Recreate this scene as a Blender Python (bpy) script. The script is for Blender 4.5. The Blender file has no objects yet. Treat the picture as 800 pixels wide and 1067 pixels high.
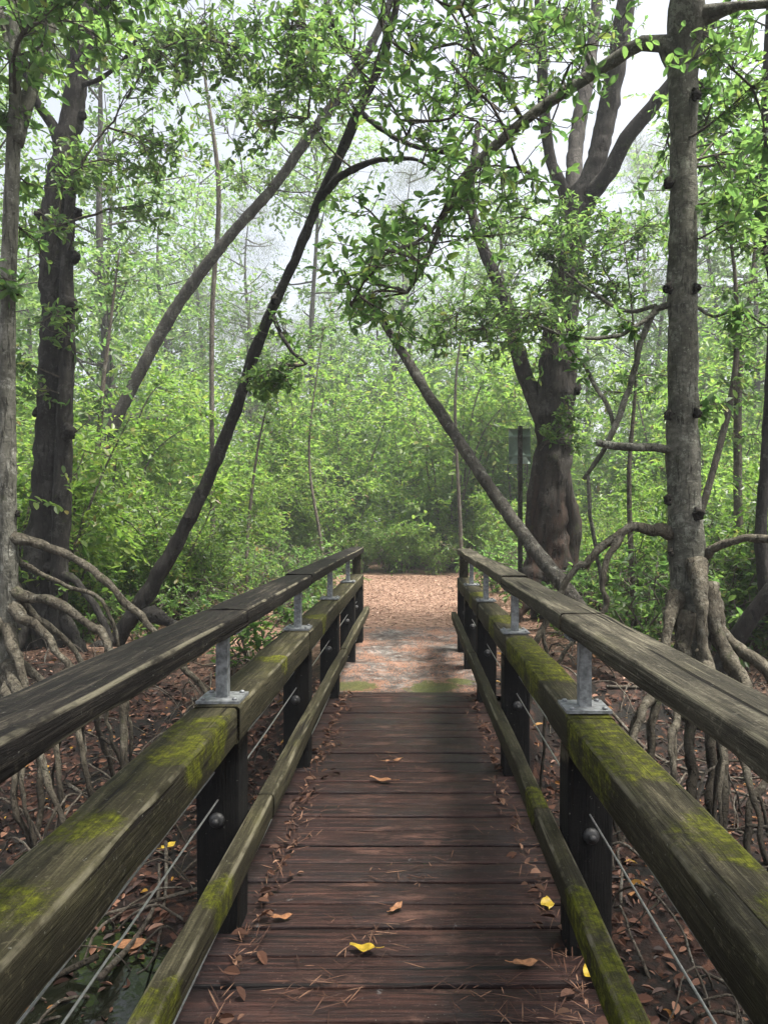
import bpy, math, random
import numpy as np
from mathutils import Vector, noise as mnoise

rs = np.random.RandomState(11)
random.seed(5)
C = bpy.context.scene.collection
R = math.radians

# ------------------------------------------------------------------ camera
H = 1.345            # eye height above the deck
F, VX, VY = 760.0, 430.0, 543.0
def W(px, py, Y):
    """direction seen in the photograph, taken out to Y metres along the bridge"""
    return np.array([(px - VX) / F * Y, Y, H - (py - VY) / F * Y])

cd = bpy.data.cameras.new('camera')
cam = bpy.data.objects.new('camera', cd); C.objects.link(cam)
cam.location = (0, 0, H); cam.rotation_euler = (R(90), 0, 0)
cd.sensor_width = 36; cd.lens = 36 * F / 1067
cd.shift_x = -(VX - 400) / 1067; cd.shift_y = (VY - 533.5) / 1067
cd.clip_start = 0.05; cd.clip_end = 1000
bpy.context.scene.camera = cam

# ------------------------------------------------------------------ numpy noise
_G = np.random.RandomState(3).rand(32, 32, 32)
def vnoise(p, scale=1.0):
    p = np.asarray(p, float) * scale + 100.0
    i = np.floor(p).astype(int); f = p - i; f = f * f * (3 - 2 * f)
    def g(a, b, c): return _G[(i[:, 0] + a) & 31, (i[:, 1] + b) & 31, (i[:, 2] + c) & 31]
    x, y, z = f[:, 0], f[:, 1], f[:, 2]
    l = lambda a, b, t: a + (b - a) * t
    return l(l(l(g(0,0,0), g(1,0,0), x), l(g(0,1,0), g(1,1,0), x), y),
             l(l(g(0,0,1), g(1,0,1), x), l(g(0,1,1), g(1,1,1), x), y), z) * 2 - 1
def sstep(a, b, x):
    t = np.clip((x - a) / (b - a), 0, 1); return t * t * (3 - 2 * t)
def unit(v):
    return v / np.maximum(np.linalg.norm(v, axis=-1, keepdims=True), 1e-9)

# ------------------------------------------------------------------ mesh builder
class MB:
    def __init__(s): s.v = []; s.q = []; s.m = []; s.sm = []; s.n = 0
    def add(s, v, q, mat=0, smooth=True):
        v = np.asarray(v, float).reshape(-1, 3); q = np.asarray(q, int).reshape(-1, 4)
        s.v.append(v); s.q.append(q + s.n); s.m.append(np.full(len(q), mat, int))
        s.sm.append(np.full(len(q), smooth, bool)); s.n += len(v)
    def arrays(s):
        return np.concatenate(s.v), np.concatenate(s.q), np.concatenate(s.m), np.concatenate(s.sm)
    def build(s, name, mats, parent=None, origin=None):
        v, q, m, sm = s.arrays()
        if origin is None:
            origin = np.array(parent['_o']) if parent is not None and '_o' in parent else np.zeros(3)
        v = v - origin
        me = bpy.data.meshes.new(name)
        me.vertices.add(len(v)); me.vertices.foreach_set('co', v.astype(np.float32).ravel())
        me.loops.add(4 * len(q)); me.loops.foreach_set('vertex_index', q.astype(np.int32).ravel())
        me.polygons.add(len(q))
        me.polygons.foreach_set('loop_start', np.arange(0, 4 * len(q), 4, dtype=np.int32))
        for mt in (mats if isinstance(mats, (list, tuple)) else [mats]): me.materials.append(mt)
        me.polygons.foreach_set('material_index', m.astype(np.int32))
        me.polygons.foreach_set('use_smooth', sm)
        me.update(calc_edges=True)
        o = bpy.data.objects.new(name, me); C.objects.link(o)
        if parent is not None:
            o.parent = parent
        else:
            o.location = origin
        return o

def catmull(P, step):
    P = np.asarray(P, float)
    if len(P) == 2: P = np.array([P[0], P[0] * .67 + P[1] * .33, P[0] * .33 + P[1] * .67, P[1]])
    E = np.vstack([2 * P[0] - P[1], P, 2 * P[-1] - P[-2]])
    out = []
    for i in range(1, len(E) - 2):
        n = max(1, int(np.linalg.norm((E[i + 1] - E[i])[:3]) / step))
        t = (np.arange(n) / n)[:, None]
        a, b, c, d = E[i - 1], E[i], E[i + 1], E[i + 2]
        out.append(.5 * (2 * b + (c - a) * t + (2 * a - 5 * b + 4 * c - d) * t ** 2 + (3 * b - a - 3 * c + d) * t ** 3))
    out.append(E[-2][None]); return np.vstack(out)

def tube(mb, P4, sides=10, step=.1, rough=0.0, nscale=6.0, mat=0, closed_end=True, lump=0.0, wob=0.0):
    """P4: rows x,y,z,r. rough = bark relief as a share of the radius"""
    Q = catmull(P4, step); P = Q[:, :3]; r = np.maximum(Q[:, 3], .0008)
    if wob:
        k = np.minimum(np.arange(len(P)) / 4.0, 1)[:, None]
        P = P + k * wob * np.stack([vnoise(P + o, 5.5) + .5 * vnoise(P + o, 13) for o in (0, 31, 57)], -1)
    n = len(P); T = unit(np.gradient(P, axis=0))
    ref = np.array([0, 0, 1.0]) if abs(T[0, 2]) < .9 else np.array([1.0, 0, 0])
    N = np.zeros_like(P); N[0] = unit(np.cross(T[0], ref))
    for i in range(1, n):
        w = N[i - 1] - T[i] * np.dot(N[i - 1], T[i]); N[i] = unit(w)
    B = np.cross(T, N)
    a = np.arange(sides) / sides * 2 * np.pi
    D = N[:, None] * np.cos(a)[None, :, None] + B[:, None] * np.sin(a)[None, :, None]
    rr = np.repeat(r[:, None], sides, 1)
    base = (P[:, None] + D * rr[..., None]).reshape(-1, 3)
    if rough or lump:
        k = 1 + rough * vnoise(base, nscale) + rough * .6 * vnoise(base + 7, nscale * 2.7) + lump * np.maximum(vnoise(base - 9, 2.2), 0)
        rr = rr * k.reshape(n, sides)
    V = (P[:, None] + D * rr[..., None]).reshape(-1, 3)
    i = np.arange(n - 1)[:, None] * sides; j = np.arange(sides)[None]; j2 = (j + 1) % sides
    q = np.stack([i + j, i + j2, i + sides + j2, i + sides + j], -1).reshape(-1, 4)
    if closed_end:
        for e, s in ((0, 0), (n - 1, 1)):
            c = len(V); V = np.vstack([V, V[e * sides:(e + 1) * sides].mean(0)])
            jj = np.arange(0, sides, 2) if sides % 2 == 0 else np.arange(0, sides - 1, 2)
            A, Bq, Cq = e * sides + jj, e * sides + (jj + 1) % sides, e * sides + (jj + 2) % sides
            f = np.stack([np.full_like(A, c), A, Bq, Cq], -1)
            q = np.vstack([q, f if s else f[:, ::-1]])
    mb.add(V, q, mat)
    return Q

def box(mb, c, s, mat=0, jit=0):
    c = np.array(c, float); s = np.array(s, float) / 2
    sg = np.array([[-1,-1,-1],[1,-1,-1],[1,1,-1],[-1,1,-1],[-1,-1,1],[1,-1,1],[1,1,1],[-1,1,1]], float)
    mb.add(c + sg * s, [[0,3,2,1],[4,5,6,7],[0,1,5,4],[1,2,6,5],[2,3,7,6],[3,0,4,7]], mat, False)

def beam(mb, x0, x1, z0, z1, y0, y1, mat=0, bev=.012, wear=.004, step=.05, axis='y', seed=0):
    """rounded timber with worn, uneven arrises; runs along y (or x / z)"""
    w, h = (x1 - x0) / 2, (z1 - z0) / 2; cx, cz = (x0 + x1) / 2, (z0 + z1) / 2
    prof = []
    for sx, sz, a0 in ((1, -1, -90), (1, 1, 0), (-1, 1, 90), (-1, -1, 180)):
        for k in range(4):
            a = R(a0 + k * 30); prof.append((sx * (w - bev) + bev * math.cos(a), sz * (h - bev) + bev * math.sin(a)))
        # a mid-face point for relief
        nx = {(1,-1):(w,0),(1,1):(0,h),(-1,1):(-w,0),(-1,-1):(0,-h)}[(sx, sz)]; prof.append(nx)
    prof = np.array(prof); m = len(prof)
    n = max(2, int((y1 - y0) / step) + 1); ys = np.linspace(y0, y1, n)
    V = np.zeros((n, m, 3)); V[..., 0] = cx + prof[None, :, 0]; V[..., 2] = cz + prof[None, :, 1]; V[..., 1] = ys[:, None]
    fl = V.reshape(-1, 3)
    nr = np.tile(prof / np.array([w, h]), (n, 1))
    k1 = vnoise(fl * np.array([9, 2.2, 9]) + seed * 3.3) * wear
    edge = (np.abs(nr[:, 0]) > .8) & (np.abs(nr[:, 1]) > .55)
    k1 = k1 - edge * np.maximum(vnoise(fl * np.array([1, 5, 1]) + seed * 5.1), 0) * wear * 1.6
    d = unit(np.stack([nr[:, 0], np.zeros(len(nr)), nr[:, 1]], -1))
    V = (fl + d * k1[:, None])
    lo_ = np.stack([fl[:, 1] * .9 + seed * 2.7, fl[:, 1] * 0, fl[:, 1] * 0 + seed], -1)
    V[:, 0] += .006 * vnoise(lo_) * (wear > .003); V[:, 2] += .004 * vnoise(lo_ + 40) * (wear > .003)
    i = np.arange(n - 1)[:, None] * m; j = np.arange(m)[None]; j2 = (j + 1) % m
    q = np.stack([i + j, i + m + j, i + m + j2, i + j2], -1).reshape(-1, 4)[:, ::-1]
    c0 = len(V); V = np.vstack([V, [[cx, y0, cz]], [[cx, y1, cz]]])
    jj = np.arange(0, m, 2)
    f0 = np.stack([np.full_like(jj, c0), jj, (jj + 1) % m, (jj + 2) % m], -1)
    b = (n - 1) * m
    f1 = np.stack([np.full_like(jj, c0 + 1), b + (jj + 2) % m, b + (jj + 1) % m, b + jj], -1)
    q = np.vstack([q, f0[:, ::-1][:, ::-1], f1])
    if axis == 'x': V = V[:, [1, 0, 2]]; q = q[:, ::-1]
    if axis == 'z': V = V[:, [0, 2, 1]]; q = q[:, ::-1]
    mb.add(V, q, mat)

def leaves(mb, pos, d, nrm, L, wd, fold=.25, mat=0, simple=False, curl=.0):
    """many separate leaves: midrib along d, face normal about nrm"""
    d = unit(d); s = unit(np.cross(d, nrm)); nn = np.cross(s, d)
    L = np.asarray(L)[:, None]; wd = np.asarray(wd)[:, None]; n = len(pos)
    if simple:
        V = np.stack([pos, pos + d * L * .5 + s * wd * .5, pos + d * L, pos + d * L * .5 - s * wd * .5], 1).reshape(-1, 3)
        mb.add(V, np.arange(4 * n).reshape(-1, 4), mat, False); return
    up = nn * wd * fold; dn = -nn * L * curl
    P = lambda t, k: pos + d * L * t + s * wd * k + up * abs(k) * 2 + dn * t * t
    V = np.stack([pos, P(.2, .34), P(.5, .5), P(.8, .36), P(1.0, 0), P(.8, -.36), P(.5, -.5), P(.2, -.34)], 1).reshape(-1, 3)
    b = np.arange(n)[:, None] * 8
    q = np.concatenate([b + np.array([[0, 1, 2, 3]]), b + np.array([[0, 3, 4, 5]]), b + np.array([[0, 5, 6, 7]])])
    mb.add(V, q, mat, False)

def sprays(mb, S, D, Ln, m, Lf, rg, mat=0, simple=False, sag=.25, up=.5):
    """leafy twigs: leaves set alternately along each twig"""
    n = len(S); D = unit(D); t = np.linspace(.12, 1, m)[None, :, None]; Ln = np.asarray(Ln)[:, None, None]
    pos = S[:, None] + D[:, None] * Ln * t; pos[..., 2] -= (sag * Ln * t ** 2)[..., 0]
    lat = unit(np.cross(D, np.array([0, 0, 1.0]) + .3 * rg.randn(n, 3)))
    side = np.where(np.arange(m) % 2, 1., -1.)[None, :, None] * np.ones((n, 1, 1))
    ld = D[:, None] * .55 + lat[:, None] * side * .9 * (1.1 - t * .7) + rg.randn(n, m, 3) * .25; ld[..., 2] -= .15
    nr = np.array([0, 0, 1.0]) + rg.randn(n, m, 3) * up
    L = (Lf * rg.uniform(.65, 1.2, (n, m)) * rg.uniform(.55, 1.5, (n, 1))).ravel()
    leaves(mb, pos.reshape(-1, 3), ld.reshape(-1, 3), nr.reshape(-1, 3), L, L * .5, .15, mat, simple, .12)

def empty(name, loc):
    o = bpy.data.objects.new(name, None); C.objects.link(o); o.location = tuple(loc); o['_o'] = [float(a) for a in loc]; return o
def tag(o, label=None, cat=None, group=None, kind=None):
    if label: o['label'] = label
    if cat: o['category'] = cat
    if group: o['group'] = group
    if kind: o['kind'] = kind
    return o
def copy_tree(o, parent=None):
    c = o.copy(); C.objects.link(c)
    if parent is not None: c.parent = parent
    for ch in list(o.children): copy_tree(ch, c)
    return c

# ------------------------------------------------------------------ materials
class NT:
    def __init__(s, name):
        s.m = bpy.data.materials.new(name); s.m.use_nodes = True; s.t = s.m.node_tree; s.t.nodes.clear()
        s.out = s.t.nodes.new('ShaderNodeOutputMaterial')
    def n(s, typ, **kw):
        o = s.t.nodes.new(typ)
        for k, v in kw.items():
            if k.startswith('i_'): s.set(o, k[2:].replace('_', ' '), v)
            else: setattr(o, k, v)
        return o
    def set(s, node, inp, v):
        sock = node.inputs[inp] if not isinstance(inp, str) or inp in node.inputs else node.inputs[int(inp)]
        if isinstance(v, bpy.types.NodeSocket): s.t.links.new(v, sock)
        else: sock.default_value = v
    def pos(s): return s.n('ShaderNodeNewGeometry').outputs['Position']
    def mapv(s, v, sc):
        m = s.n('ShaderNodeMapping'); s.set(m, 'Vector', v); m.inputs['Scale'].default_value = sc; return m.outputs[0]
    def noise(s, v, scale, detail=4, rough=.6, dist=0):
        o = s.n('ShaderNodeTexNoise'); s.set(o, 'Vector', v); s.set(o, 'Scale', scale); s.set(o, 'Detail', detail); s.set(o, 'Roughness', rough); s.set(o, 'Distortion', dist)
        return o.outputs['Fac']
    def ramp(s, fac, stops, interp='LINEAR'):
        o = s.n('ShaderNodeValToRGB'); s.set(o, 'Fac', fac); e = o.color_ramp.elements; o.color_ramp.interpolation = interp
        while len(e) < len(stops): e.new(.5)
        for k, (p, c) in zip(e, stops):
            k.position = p; k.color = (c if len(c) == 4 else (*c, 1)) if not isinstance(c, (int, float)) else (c, c, c, 1)
        return o.outputs['Color']
    def mix(s, f, a, b, mode='MIX'):
        o = s.n('ShaderNodeMix', data_type='RGBA', blend_type=mode)
        for i, v in ((0, f), (6, a), (7, b)):
            if isinstance(v, bpy.types.NodeSocket): s.t.links.new(v, o.inputs[i])
            else: o.inputs[i].default_value = v if i == 0 else (*v, 1)[:4]
        return o.outputs[2]
    def math(s, op, a, b=0.0, clamp=False):
        o = s.n('ShaderNodeMath', operation=op, use_clamp=clamp); s.set(o, 0, a); s.set(o, 1, b); return o.outputs[0]
    def rng(s, v, a, b, c=0.0, d=1.0):
        o = s.n('ShaderNodeMapRange', interpolation_type='SMOOTHSTEP'); s.set(o, 0, v)
        for i, k in enumerate((a, b, c, d)): o.inputs[i + 1].default_value = k
        return o.outputs[0]
    def sep(s, v):
        o = s.n('ShaderNodeSeparateXYZ'); s.set(o, 0, v); return o.outputs
    def bump(s, h, st=.4, dist=.01):
        o = s.n('ShaderNodeBump'); s.set(o, 'Height', h); s.set(o, 'Strength', st); s.set(o, 'Distance', dist); return o.outputs[0]
    def bsdf(s, col, rough=.7, normal=None, spec=.3, metal=0):
        o = s.n('ShaderNodeBsdfPrincipled')
        s.set(o, 'Base Color', col if isinstance(col, bpy.types.NodeSocket) else (*col, 1)); s.set(o, 'Roughness', rough)
        s.set(o, 'Specular IOR Level', spec); s.set(o, 'Metallic', metal)
        if normal is not None: s.set(o, 'Normal', normal)
        return o.outputs[0]
    def done(s, sh): s.t.links.new(sh, s.out.inputs['Surface']); return s.m

def spots_mask(t, p, spots):
    acc = None
    for (x, y, z, r) in spots:
        d = t.n('ShaderNodeVectorMath', operation='DISTANCE'); t.set(d, 0, p); d.inputs[1].default_value = (x, y, z)
        m = t.rng(d.outputs['Value'], r, r * .15)
        acc = m if acc is None else t.math('MAXIMUM', acc, m)
    return acc

def mat_timber(name, dark, mid, light, moss_amt, spots=(), grain=(60, 3, 60), olive=(.062, .06, .022), worn=(.17, .155, .11)):
    t = NT(name); p = t.pos(); g = t.mapv(p, grain)
    fine = t.noise(g, 1.0, 6, .65, .6); big = t.noise(t.mapv(p, (5, 1.2, 5)), 1.0, 4, .6)
    fib = t.noise(t.mapv(p, tuple(k * 3 for k in grain)), 1.0, 3, .7)
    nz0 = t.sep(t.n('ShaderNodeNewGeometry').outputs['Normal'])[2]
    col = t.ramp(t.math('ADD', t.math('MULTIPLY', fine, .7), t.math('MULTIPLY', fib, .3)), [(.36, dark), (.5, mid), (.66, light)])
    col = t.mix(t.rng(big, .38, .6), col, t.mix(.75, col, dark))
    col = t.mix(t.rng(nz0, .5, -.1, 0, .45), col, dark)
    blot = t.noise(t.mapv(p, (16, 5, 16)), 1.0, 6, .72, .5)
    col = t.mix(t.rng(blot, .5, .64, 0, .7), col, dark)
    col = t.mix(t.rng(t.noise(t.mapv(p, (130, 3, 130)), 1.0, 2, .5), .64, .72, 0, .35), col, light)
    col = t.mix(t.rng(t.noise(p, 150, 5, .8), .42, .62, 0, .5), col, dark)
    col = t.mix(t.rng(t.noise(p, 46, 6, .8), .56, .66, 0, .4), col, light)
    nrm = t.sep(t.n('ShaderNodeNewGeometry').outputs['Normal'])
    arr = t.math('MULTIPLY', t.math('ABSOLUTE', nrm[0]), t.math('ABSOLUTE', nrm[2]))
    arr = t.math('MULTIPLY', t.rng(arr, .2, .42), t.rng(t.noise(t.mapv(p, (8, 4, 8)), 1.0, 4, .65), .42, .58))
    col = t.mix(t.math('MULTIPLY', arr, .75), col, worn)
    crack = t.rng(t.noise(t.mapv(p, (grain[0] * .8, grain[1] * .35, grain[2] * .8)), 1.0, 2, .5), .63, .68)
    col = t.mix(crack, col, (.012, .01, .008))
    nz = t.sep(t.n('ShaderNodeNewGeometry').outputs['Normal'])[2]
    upf = t.rng(nz, .0, .8)
    mn = t.noise(p, 4.5, 8, .72); mn2 = t.noise(p, 38, 4, .7); mn3 = t.noise(t.mapv(p, (14, 3, 14)), 1.0, 5, .7)
    film = t.math('MULTIPLY', t.rng(t.math('ADD', t.math('MULTIPLY', mn, .6), t.math('MULTIPLY', mn3, .4)), .62 - moss_amt * .3, .8 - moss_amt * .3), t.math('ADD', t.math('MULTIPLY', upf, .6), .3))
    film = t.math('MULTIPLY', film, t.rng(t.math('ADD', t.math('MULTIPLY', fib, .5), t.math('MULTIPLY', fine, .5)), .38, .6, .12, 1))
    col = t.mix(t.math('MULTIPLY', film, .8), col, olive)
    lich = t.rng(t.noise(p, 90, 2, .6), .7, .76)
    col = t.mix(t.math('MULTIPLY', lich, .5), col, (.28, .28, .24))
    h = t.math('ADD', fine, t.math('MULTIPLY', fib, .5))
    h = t.math('SUBTRACT', h, t.math('MULTIPLY', crack, .8))
    if spots:
        sm = t.math('ADD', spots_mask(t, p, spots), t.math('MULTIPLY', t.math('SUBTRACT', mn3, .5), 1.5))
        sm = t.math('ADD', sm, t.math('MULTIPLY', t.math('SUBTRACT', mn2, .5), .9))
        sm = t.math('MULTIPLY', t.rng(sm, .2, .7), t.math('MULTIPLY', t.rng(fib, .3, .6, .35, 1), t.rng(t.noise(p, 24, 6, .8), .4, .6, .15, 1)))
        sm = t.math('MULTIPLY', sm, t.rng(spots_mask(t, p, spots), 0.0, .45))
        moss = t.ramp(t.math('ADD', t.math('MULTIPLY', mn2, .5), t.math('MULTIPLY', mn, .5)), [(.33, (.045, .052, .008)), (.48, (.14, .155, .014)), (.63, (.3, .31, .035))])
        col = t.mix(sm, col, moss)
        h = t.math('ADD', h, t.math('MULTIPLY', sm, t.math('MULTIPLY', t.noise(p, 160, 3, .7), 3.0)))
    return t.done(t.bsdf(col, t.rng(fine, .2, .8, .65, .9), t.bump(h, .8, .008), .12))

def mat_deck():
    t = NT('wet_deck_timber'); p = t.pos()
    x, y, z = t.sep(p)
    pid = t.math('FLOOR', t.math('DIVIDE', t.math('ADD', y, 10.0), .151))
    wn = t.n('ShaderNodeTexWhiteNoise', noise_dimensions='1D'); t.set(wn, 'W', pid)
    off = t.n('ShaderNodeVectorMath', operation='SCALE'); t.set(off, 0, wn.outputs['Color']); off.inputs['Scale'].default_value = 40
    pv = t.n('ShaderNodeVectorMath', operation='ADD'); t.set(pv, 0, p); t.set(pv, 1, off.outputs[0])
    pv = pv.outputs[0]
    fine = t.noise(t.mapv(pv, (2.6, 70, 60)), 1.0, 6, .65, .8)
    fib = t.noise(t.mapv(pv, (7, 230, 200)), 1.0, 3, .7)
    big = t.noise(t.mapv(p, (2.2, 1.4, 1)), 1.0, 5, .65)
    worn = t.noise(t.mapv(pv, (3.5, 9, 1)), 1.0, 5, .7)
    col = t.ramp(fine, [(.32, (.006, .003, .0027)), (.51, (.03, .013, .0105)), (.73, (.11, .05, .038))])
    col = t.mix(t.math('MULTIPLY', wn.outputs['Value'], .7), col, t.mix(.6, col, (.012, .0095, .010)))
    col = t.mix(t.rng(big, .45, .68), col, t.mix(.6, col, (.022, .018, .02)))
    mid = t.rng(t.math('ABSOLUTE', t.math('ADD', x, .05)), .5, .1)
    col = t.mix(t.math('MULTIPLY', t.rng(worn, .52, .72), t.math('MULTIPLY', mid, .55)), col, (.19, .1, .075))
    col = t.mix(t.rng(t.noise(p, 170, 4, .75), .4, .62, 0, .55), col, t.mix(.5, col, (.004, .003, .003)))
    col = t.mix(t.rng(t.noise(p, 48, 6, .8), .58, .66, 0, .5), col, (.14, .085, .07))
    vk = t.n('ShaderNodeTexVoronoi', feature='F1'); t.set(vk, 'Vector', t.mapv(pv, (3.2, 9, 1))); vk.inputs['Scale'].default_value = 1.0
    kn_ = t.math('MULTIPLY', t.rng(vk.outputs['Distance'], .13, .05), t.rng(t.sep(vk.outputs['Color'])[0], .55, .6))
    col = t.mix(kn_, col, (.008, .006, .006))
    col = t.mix(t.rng(t.noise(t.mapv(pv, (4, 16, 1)), 1.0, 6, .75), .54, .66, 0, .65), col, (.014, .010, .011))
    lich = t.math('MULTIPLY', t.rng(t.noise(p, 26, 5, .75), .62, .7), t.rng(t.noise(p, 3.2, 3, .6), .5, .66))
    col = t.mix(t.math('MULTIPLY', lich, .5), col, (.2, .2, .2))
    speck = t.rng(t.noise(p, 130, 2, .5), .74, .8)
    col = t.mix(t.math('MULTIPLY', speck, .6), col, (.3, .29, .27))
    crack = t.rng(t.noise(t.mapv(pv, (1.0, 44, 40)), 1.0, 2, .5), .63, .68)
    col = t.mix(crack, col, (.008, .006, .006))
    h = t.math('ADD', fine, t.math('MULTIPLY', fib, .6)); h = t.math('SUBTRACT', h, crack)
    return t.done(t.bsdf(col, t.rng(big, .3, .7, .7, .4), t.bump(h, .7, .006), .22))

def mat_bark(name, dark, mid, light, patch=None, scale=9, stretch=.35, lich=(.3, .31, .27), lich_amt=.5, low=None, fissure=.6, mud=None):
    t = NT(name); p = t.pos()
    g = t.mapv(p, (1, 1, stretch))
    a = t.noise(g, scale, 8, .7, .4); b = t.noise(p, scale * .3, 5, .65); c = t.noise(g, scale * 6, 4, .7)
    col = t.ramp(a, [(.3, dark), (.5, mid), (.7, light)])
    if patch is not None: col = t.mix(t.rng(b, .47, .6), col, t.mix(.7, col, patch))
    l = t.math('MULTIPLY', t.rng(t.noise(p, scale * 1.7, 6, .75), .56, .66), lich_amt)
    col = t.mix(l, col, lich)
    l2 = t.math('MULTIPLY', t.rng(t.noise(p, scale * .45, 7, .8), .55, .6), t.math('MULTIPLY', c, lich_amt * 1.1))
    col = t.mix(l2, col, tuple(k * 1.25 for k in lich))
    m = t.math('MULTIPLY', t.rng(t.noise(p, scale * .8, 5, .7), .58, .68), .55)
    col = t.mix(m, col, (.06, .075, .03))
    if mud is not None:
        col = t.mix(t.rng(t.math('ADD', t.sep(p)[2], t.math('MULTIPLY', t.math('SUBTRACT', b, .5), .7)), mud[1] + .22, mud[1], 0, .9), col, mud[0])  # mud line near the ground, with shade put into the same dark colour
    if low is not None:
        z = t.sep(p)[2]
        col = t.mix(t.math('MULTIPLY', t.rng(t.math('ADD', z, t.math('MULTIPLY', b, 3.0)), low[1] + 2.4, low[1]), t.rng(t.noise(t.mapv(p, (9, 9, 1.2)), 1.0, 4, .6), .42, .56, .08, .75)), col, low[0])
    col = t.mix(t.rng(t.noise(t.mapv(p, (1, 1, 3.2)), scale * 1.6, 3, .6), .6, .68, 0, .5), col, dark)
    fz = t.noise(t.mapv(p, (scale * 4.5, scale * 4.5, scale * .55)), 1.0, 4, .6, .7)
    fis = t.rng(fz, .56, .66)
    col = t.mix(t.math('MULTIPLY', fis, fissure), col, tuple(k * .5 for k in dark))
    col = t.mix(t.rng(t.noise(p, scale * 14, 3, .7), .35, .65, .0, .35), col, tuple(k * .6 for k in mid))
    h = t.math('SUBTRACT', t.math('ADD', a, t.math('MULTIPLY', c, .5)), t.math('MULTIPLY', fis, fissure))
    return t.done(t.bsdf(col, .85, t.bump(h, 1.0, .03), .15))

def mat_leaf(name, stops, trans, tw=.5, rough=.42, spec=.4, obj_var=.25):
    t = NT(name); g = t.n('ShaderNodeNewGeometry'); r = g.outputs['Random Per Island']
    col = t.ramp(r, stops); oi = t.n('ShaderNodeObjectInfo').outputs['Random']
    hs = t.n('ShaderNodeHueSaturation'); t.set(hs, 'Color', col)
    t.set(hs, 'Hue', t.math('ADD', .49, t.math('MULTIPLY', oi, .02)))
    t.set(hs, 'Value', t.math('ADD', 1 - obj_var * .5, t.math('MULTIPLY', oi, obj_var)))
    a = t.bsdf(hs.outputs[0], rough, None, spec)
    b = t.n('ShaderNodeBsdfTranslucent'); t.set(b, 'Color', t.mix(.5, t.ramp(r, [(0, trans[0]), (1, trans[1])]), hs.outputs[0]))
    m = t.n('ShaderNodeMixShader'); t.set(m, 0, tw); t.t.links.new(a, m.inputs[1]); t.t.links.new(b.outputs[0], m.inputs[2])
    return t.done(m.outputs[0])

def mat_simple(name, col, rough=.6, spec=.3, metal=0, var=.4, scale=20, bump=.2):
    t = NT(name); p = t.pos(); a = t.noise(p, scale, 5, .65)
    c = t.mix(t.rng(a, .3, .7), tuple(k * (1 - var) for k in col), tuple(min(1, k * (1 + var)) for k in col))
    return t.done(t.bsdf(c, rough, t.bump(a, bump, .004), spec, metal))

def mat_island(name, stops, rough=.7, spec=.25, trans=0):
    t = NT(name); g = t.n('ShaderNodeNewGeometry'); col = t.ramp(g.outputs['Random Per Island'], stops)
    s = t.bsdf(col, rough, None, spec)
    if trans:
        b = t.n('ShaderNodeBsdfTranslucent'); t.set(b, 'Color', col); m = t.n('ShaderNodeMixShader'); t.set(m, 0, trans)
        t.t.links.new(s, m.inputs[1]); t.t.links.new(b.outputs[0], m.inputs[2]); s = m.outputs[0]
    return t.done(s)

def mat_ground():
    t = NT('leaf_litter_ground'); p = t.pos(); x, y, z = t.sep(p)
    v = t.n('ShaderNodeTexVoronoi', feature='F1'); t.set(v, 'Vector', t.mapv(p, (1, 1, .3))); v.inputs['Scale'].default_value = 22
    cellr = t.sep(v.outputs['Color'])[0]
    mudn = t.noise(p, 3, 6, .7); fn = t.noise(p, 60, 4, .7); big = t.noise(p, .8, 5, .65)
    wet = t.ramp(cellr, [(0, (.008, .005, .004)), (.5, (.022, .011, .008)), (.8, (.045, .02, .013)), (1, (.08, .036, .022))])
    wet = t.mix(t.rng(mudn, .42, .6), wet, (.005, .0045, .0035))
    dry = t.ramp(t.math('ADD', t.math('MULTIPLY', cellr, .5), t.math('MULTIPLY', fn, .5)), [(.2, (.055, .031, .022)), (.5, (.15, .088, .061)), (.8, (.29, .192, .14))])
    d = t.math('ADD', y, t.math('MULTIPLY', t.math('SUBTRACT', big, .5), 2.5))
    f = t.rng(d, 6.6, 8.6)
    ax = t.math('ABSOLUTE', t.math('ADD', x, .4))
    side = t.rng(t.math('ADD', ax, t.math('MULTIPLY', t.math('SUBTRACT', big, .5), 3)), 6.5, 3.6)
    col = t.mix(t.math('MULTIPLY', f, t.math('ADD', t.math('MULTIPLY', side, .75), .25)), wet, dry)
    h = t.math('ADD', cellr, fn)
    return t.done(t.bsdf(col, .75, t.bump(h, .7, .02), .2))

def mat_path():
    t = NT('worn_concrete_path'); p = t.pos(); x, y, z = t.sep(p)
    a = t.noise(p, 14, 7, .7); b = t.noise(p, 2.2, 5, .65); c = t.noise(p, 70, 4, .7)
    band = t.noise(t.mapv(p, (1.2, 6, 1)), 1.0, 5, .7, .6)
    col = t.ramp(a, [(.34, (.024, .021, .02)), (.5, (.08, .074, .069)), (.66, (.21, .2, .187))])
    col = t.mix(t.rng(band, .42, .58), t.mix(.6, col, (.04, .024, .018)), col)
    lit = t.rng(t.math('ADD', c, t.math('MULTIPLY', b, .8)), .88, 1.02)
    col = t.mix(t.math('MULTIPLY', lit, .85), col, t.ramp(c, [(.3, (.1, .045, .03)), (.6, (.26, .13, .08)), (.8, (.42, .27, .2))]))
    moss = t.math('ADD', spots_mask(t, p, [(.17, 6.08, 0, .4), (-.5, 6.1, 0, .34), (.4, 6.3, 0, .25)]), t.math('MULTIPLY', t.math('SUBTRACT', t.noise(p, 11, 6, .75), .5), 1.8))
    col = t.mix(t.math('MULTIPLY', t.rng(moss, .45, .75), .9), col, t.ramp(c, [(.3, (.03, .036, .012)), (.7, (.1, .11, .035))]))
    return t.done(t.bsdf(col, .85, t.bump(t.math('ADD', a, t.math('MULTIPLY', c, .5)), .7, .015), .2))

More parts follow.
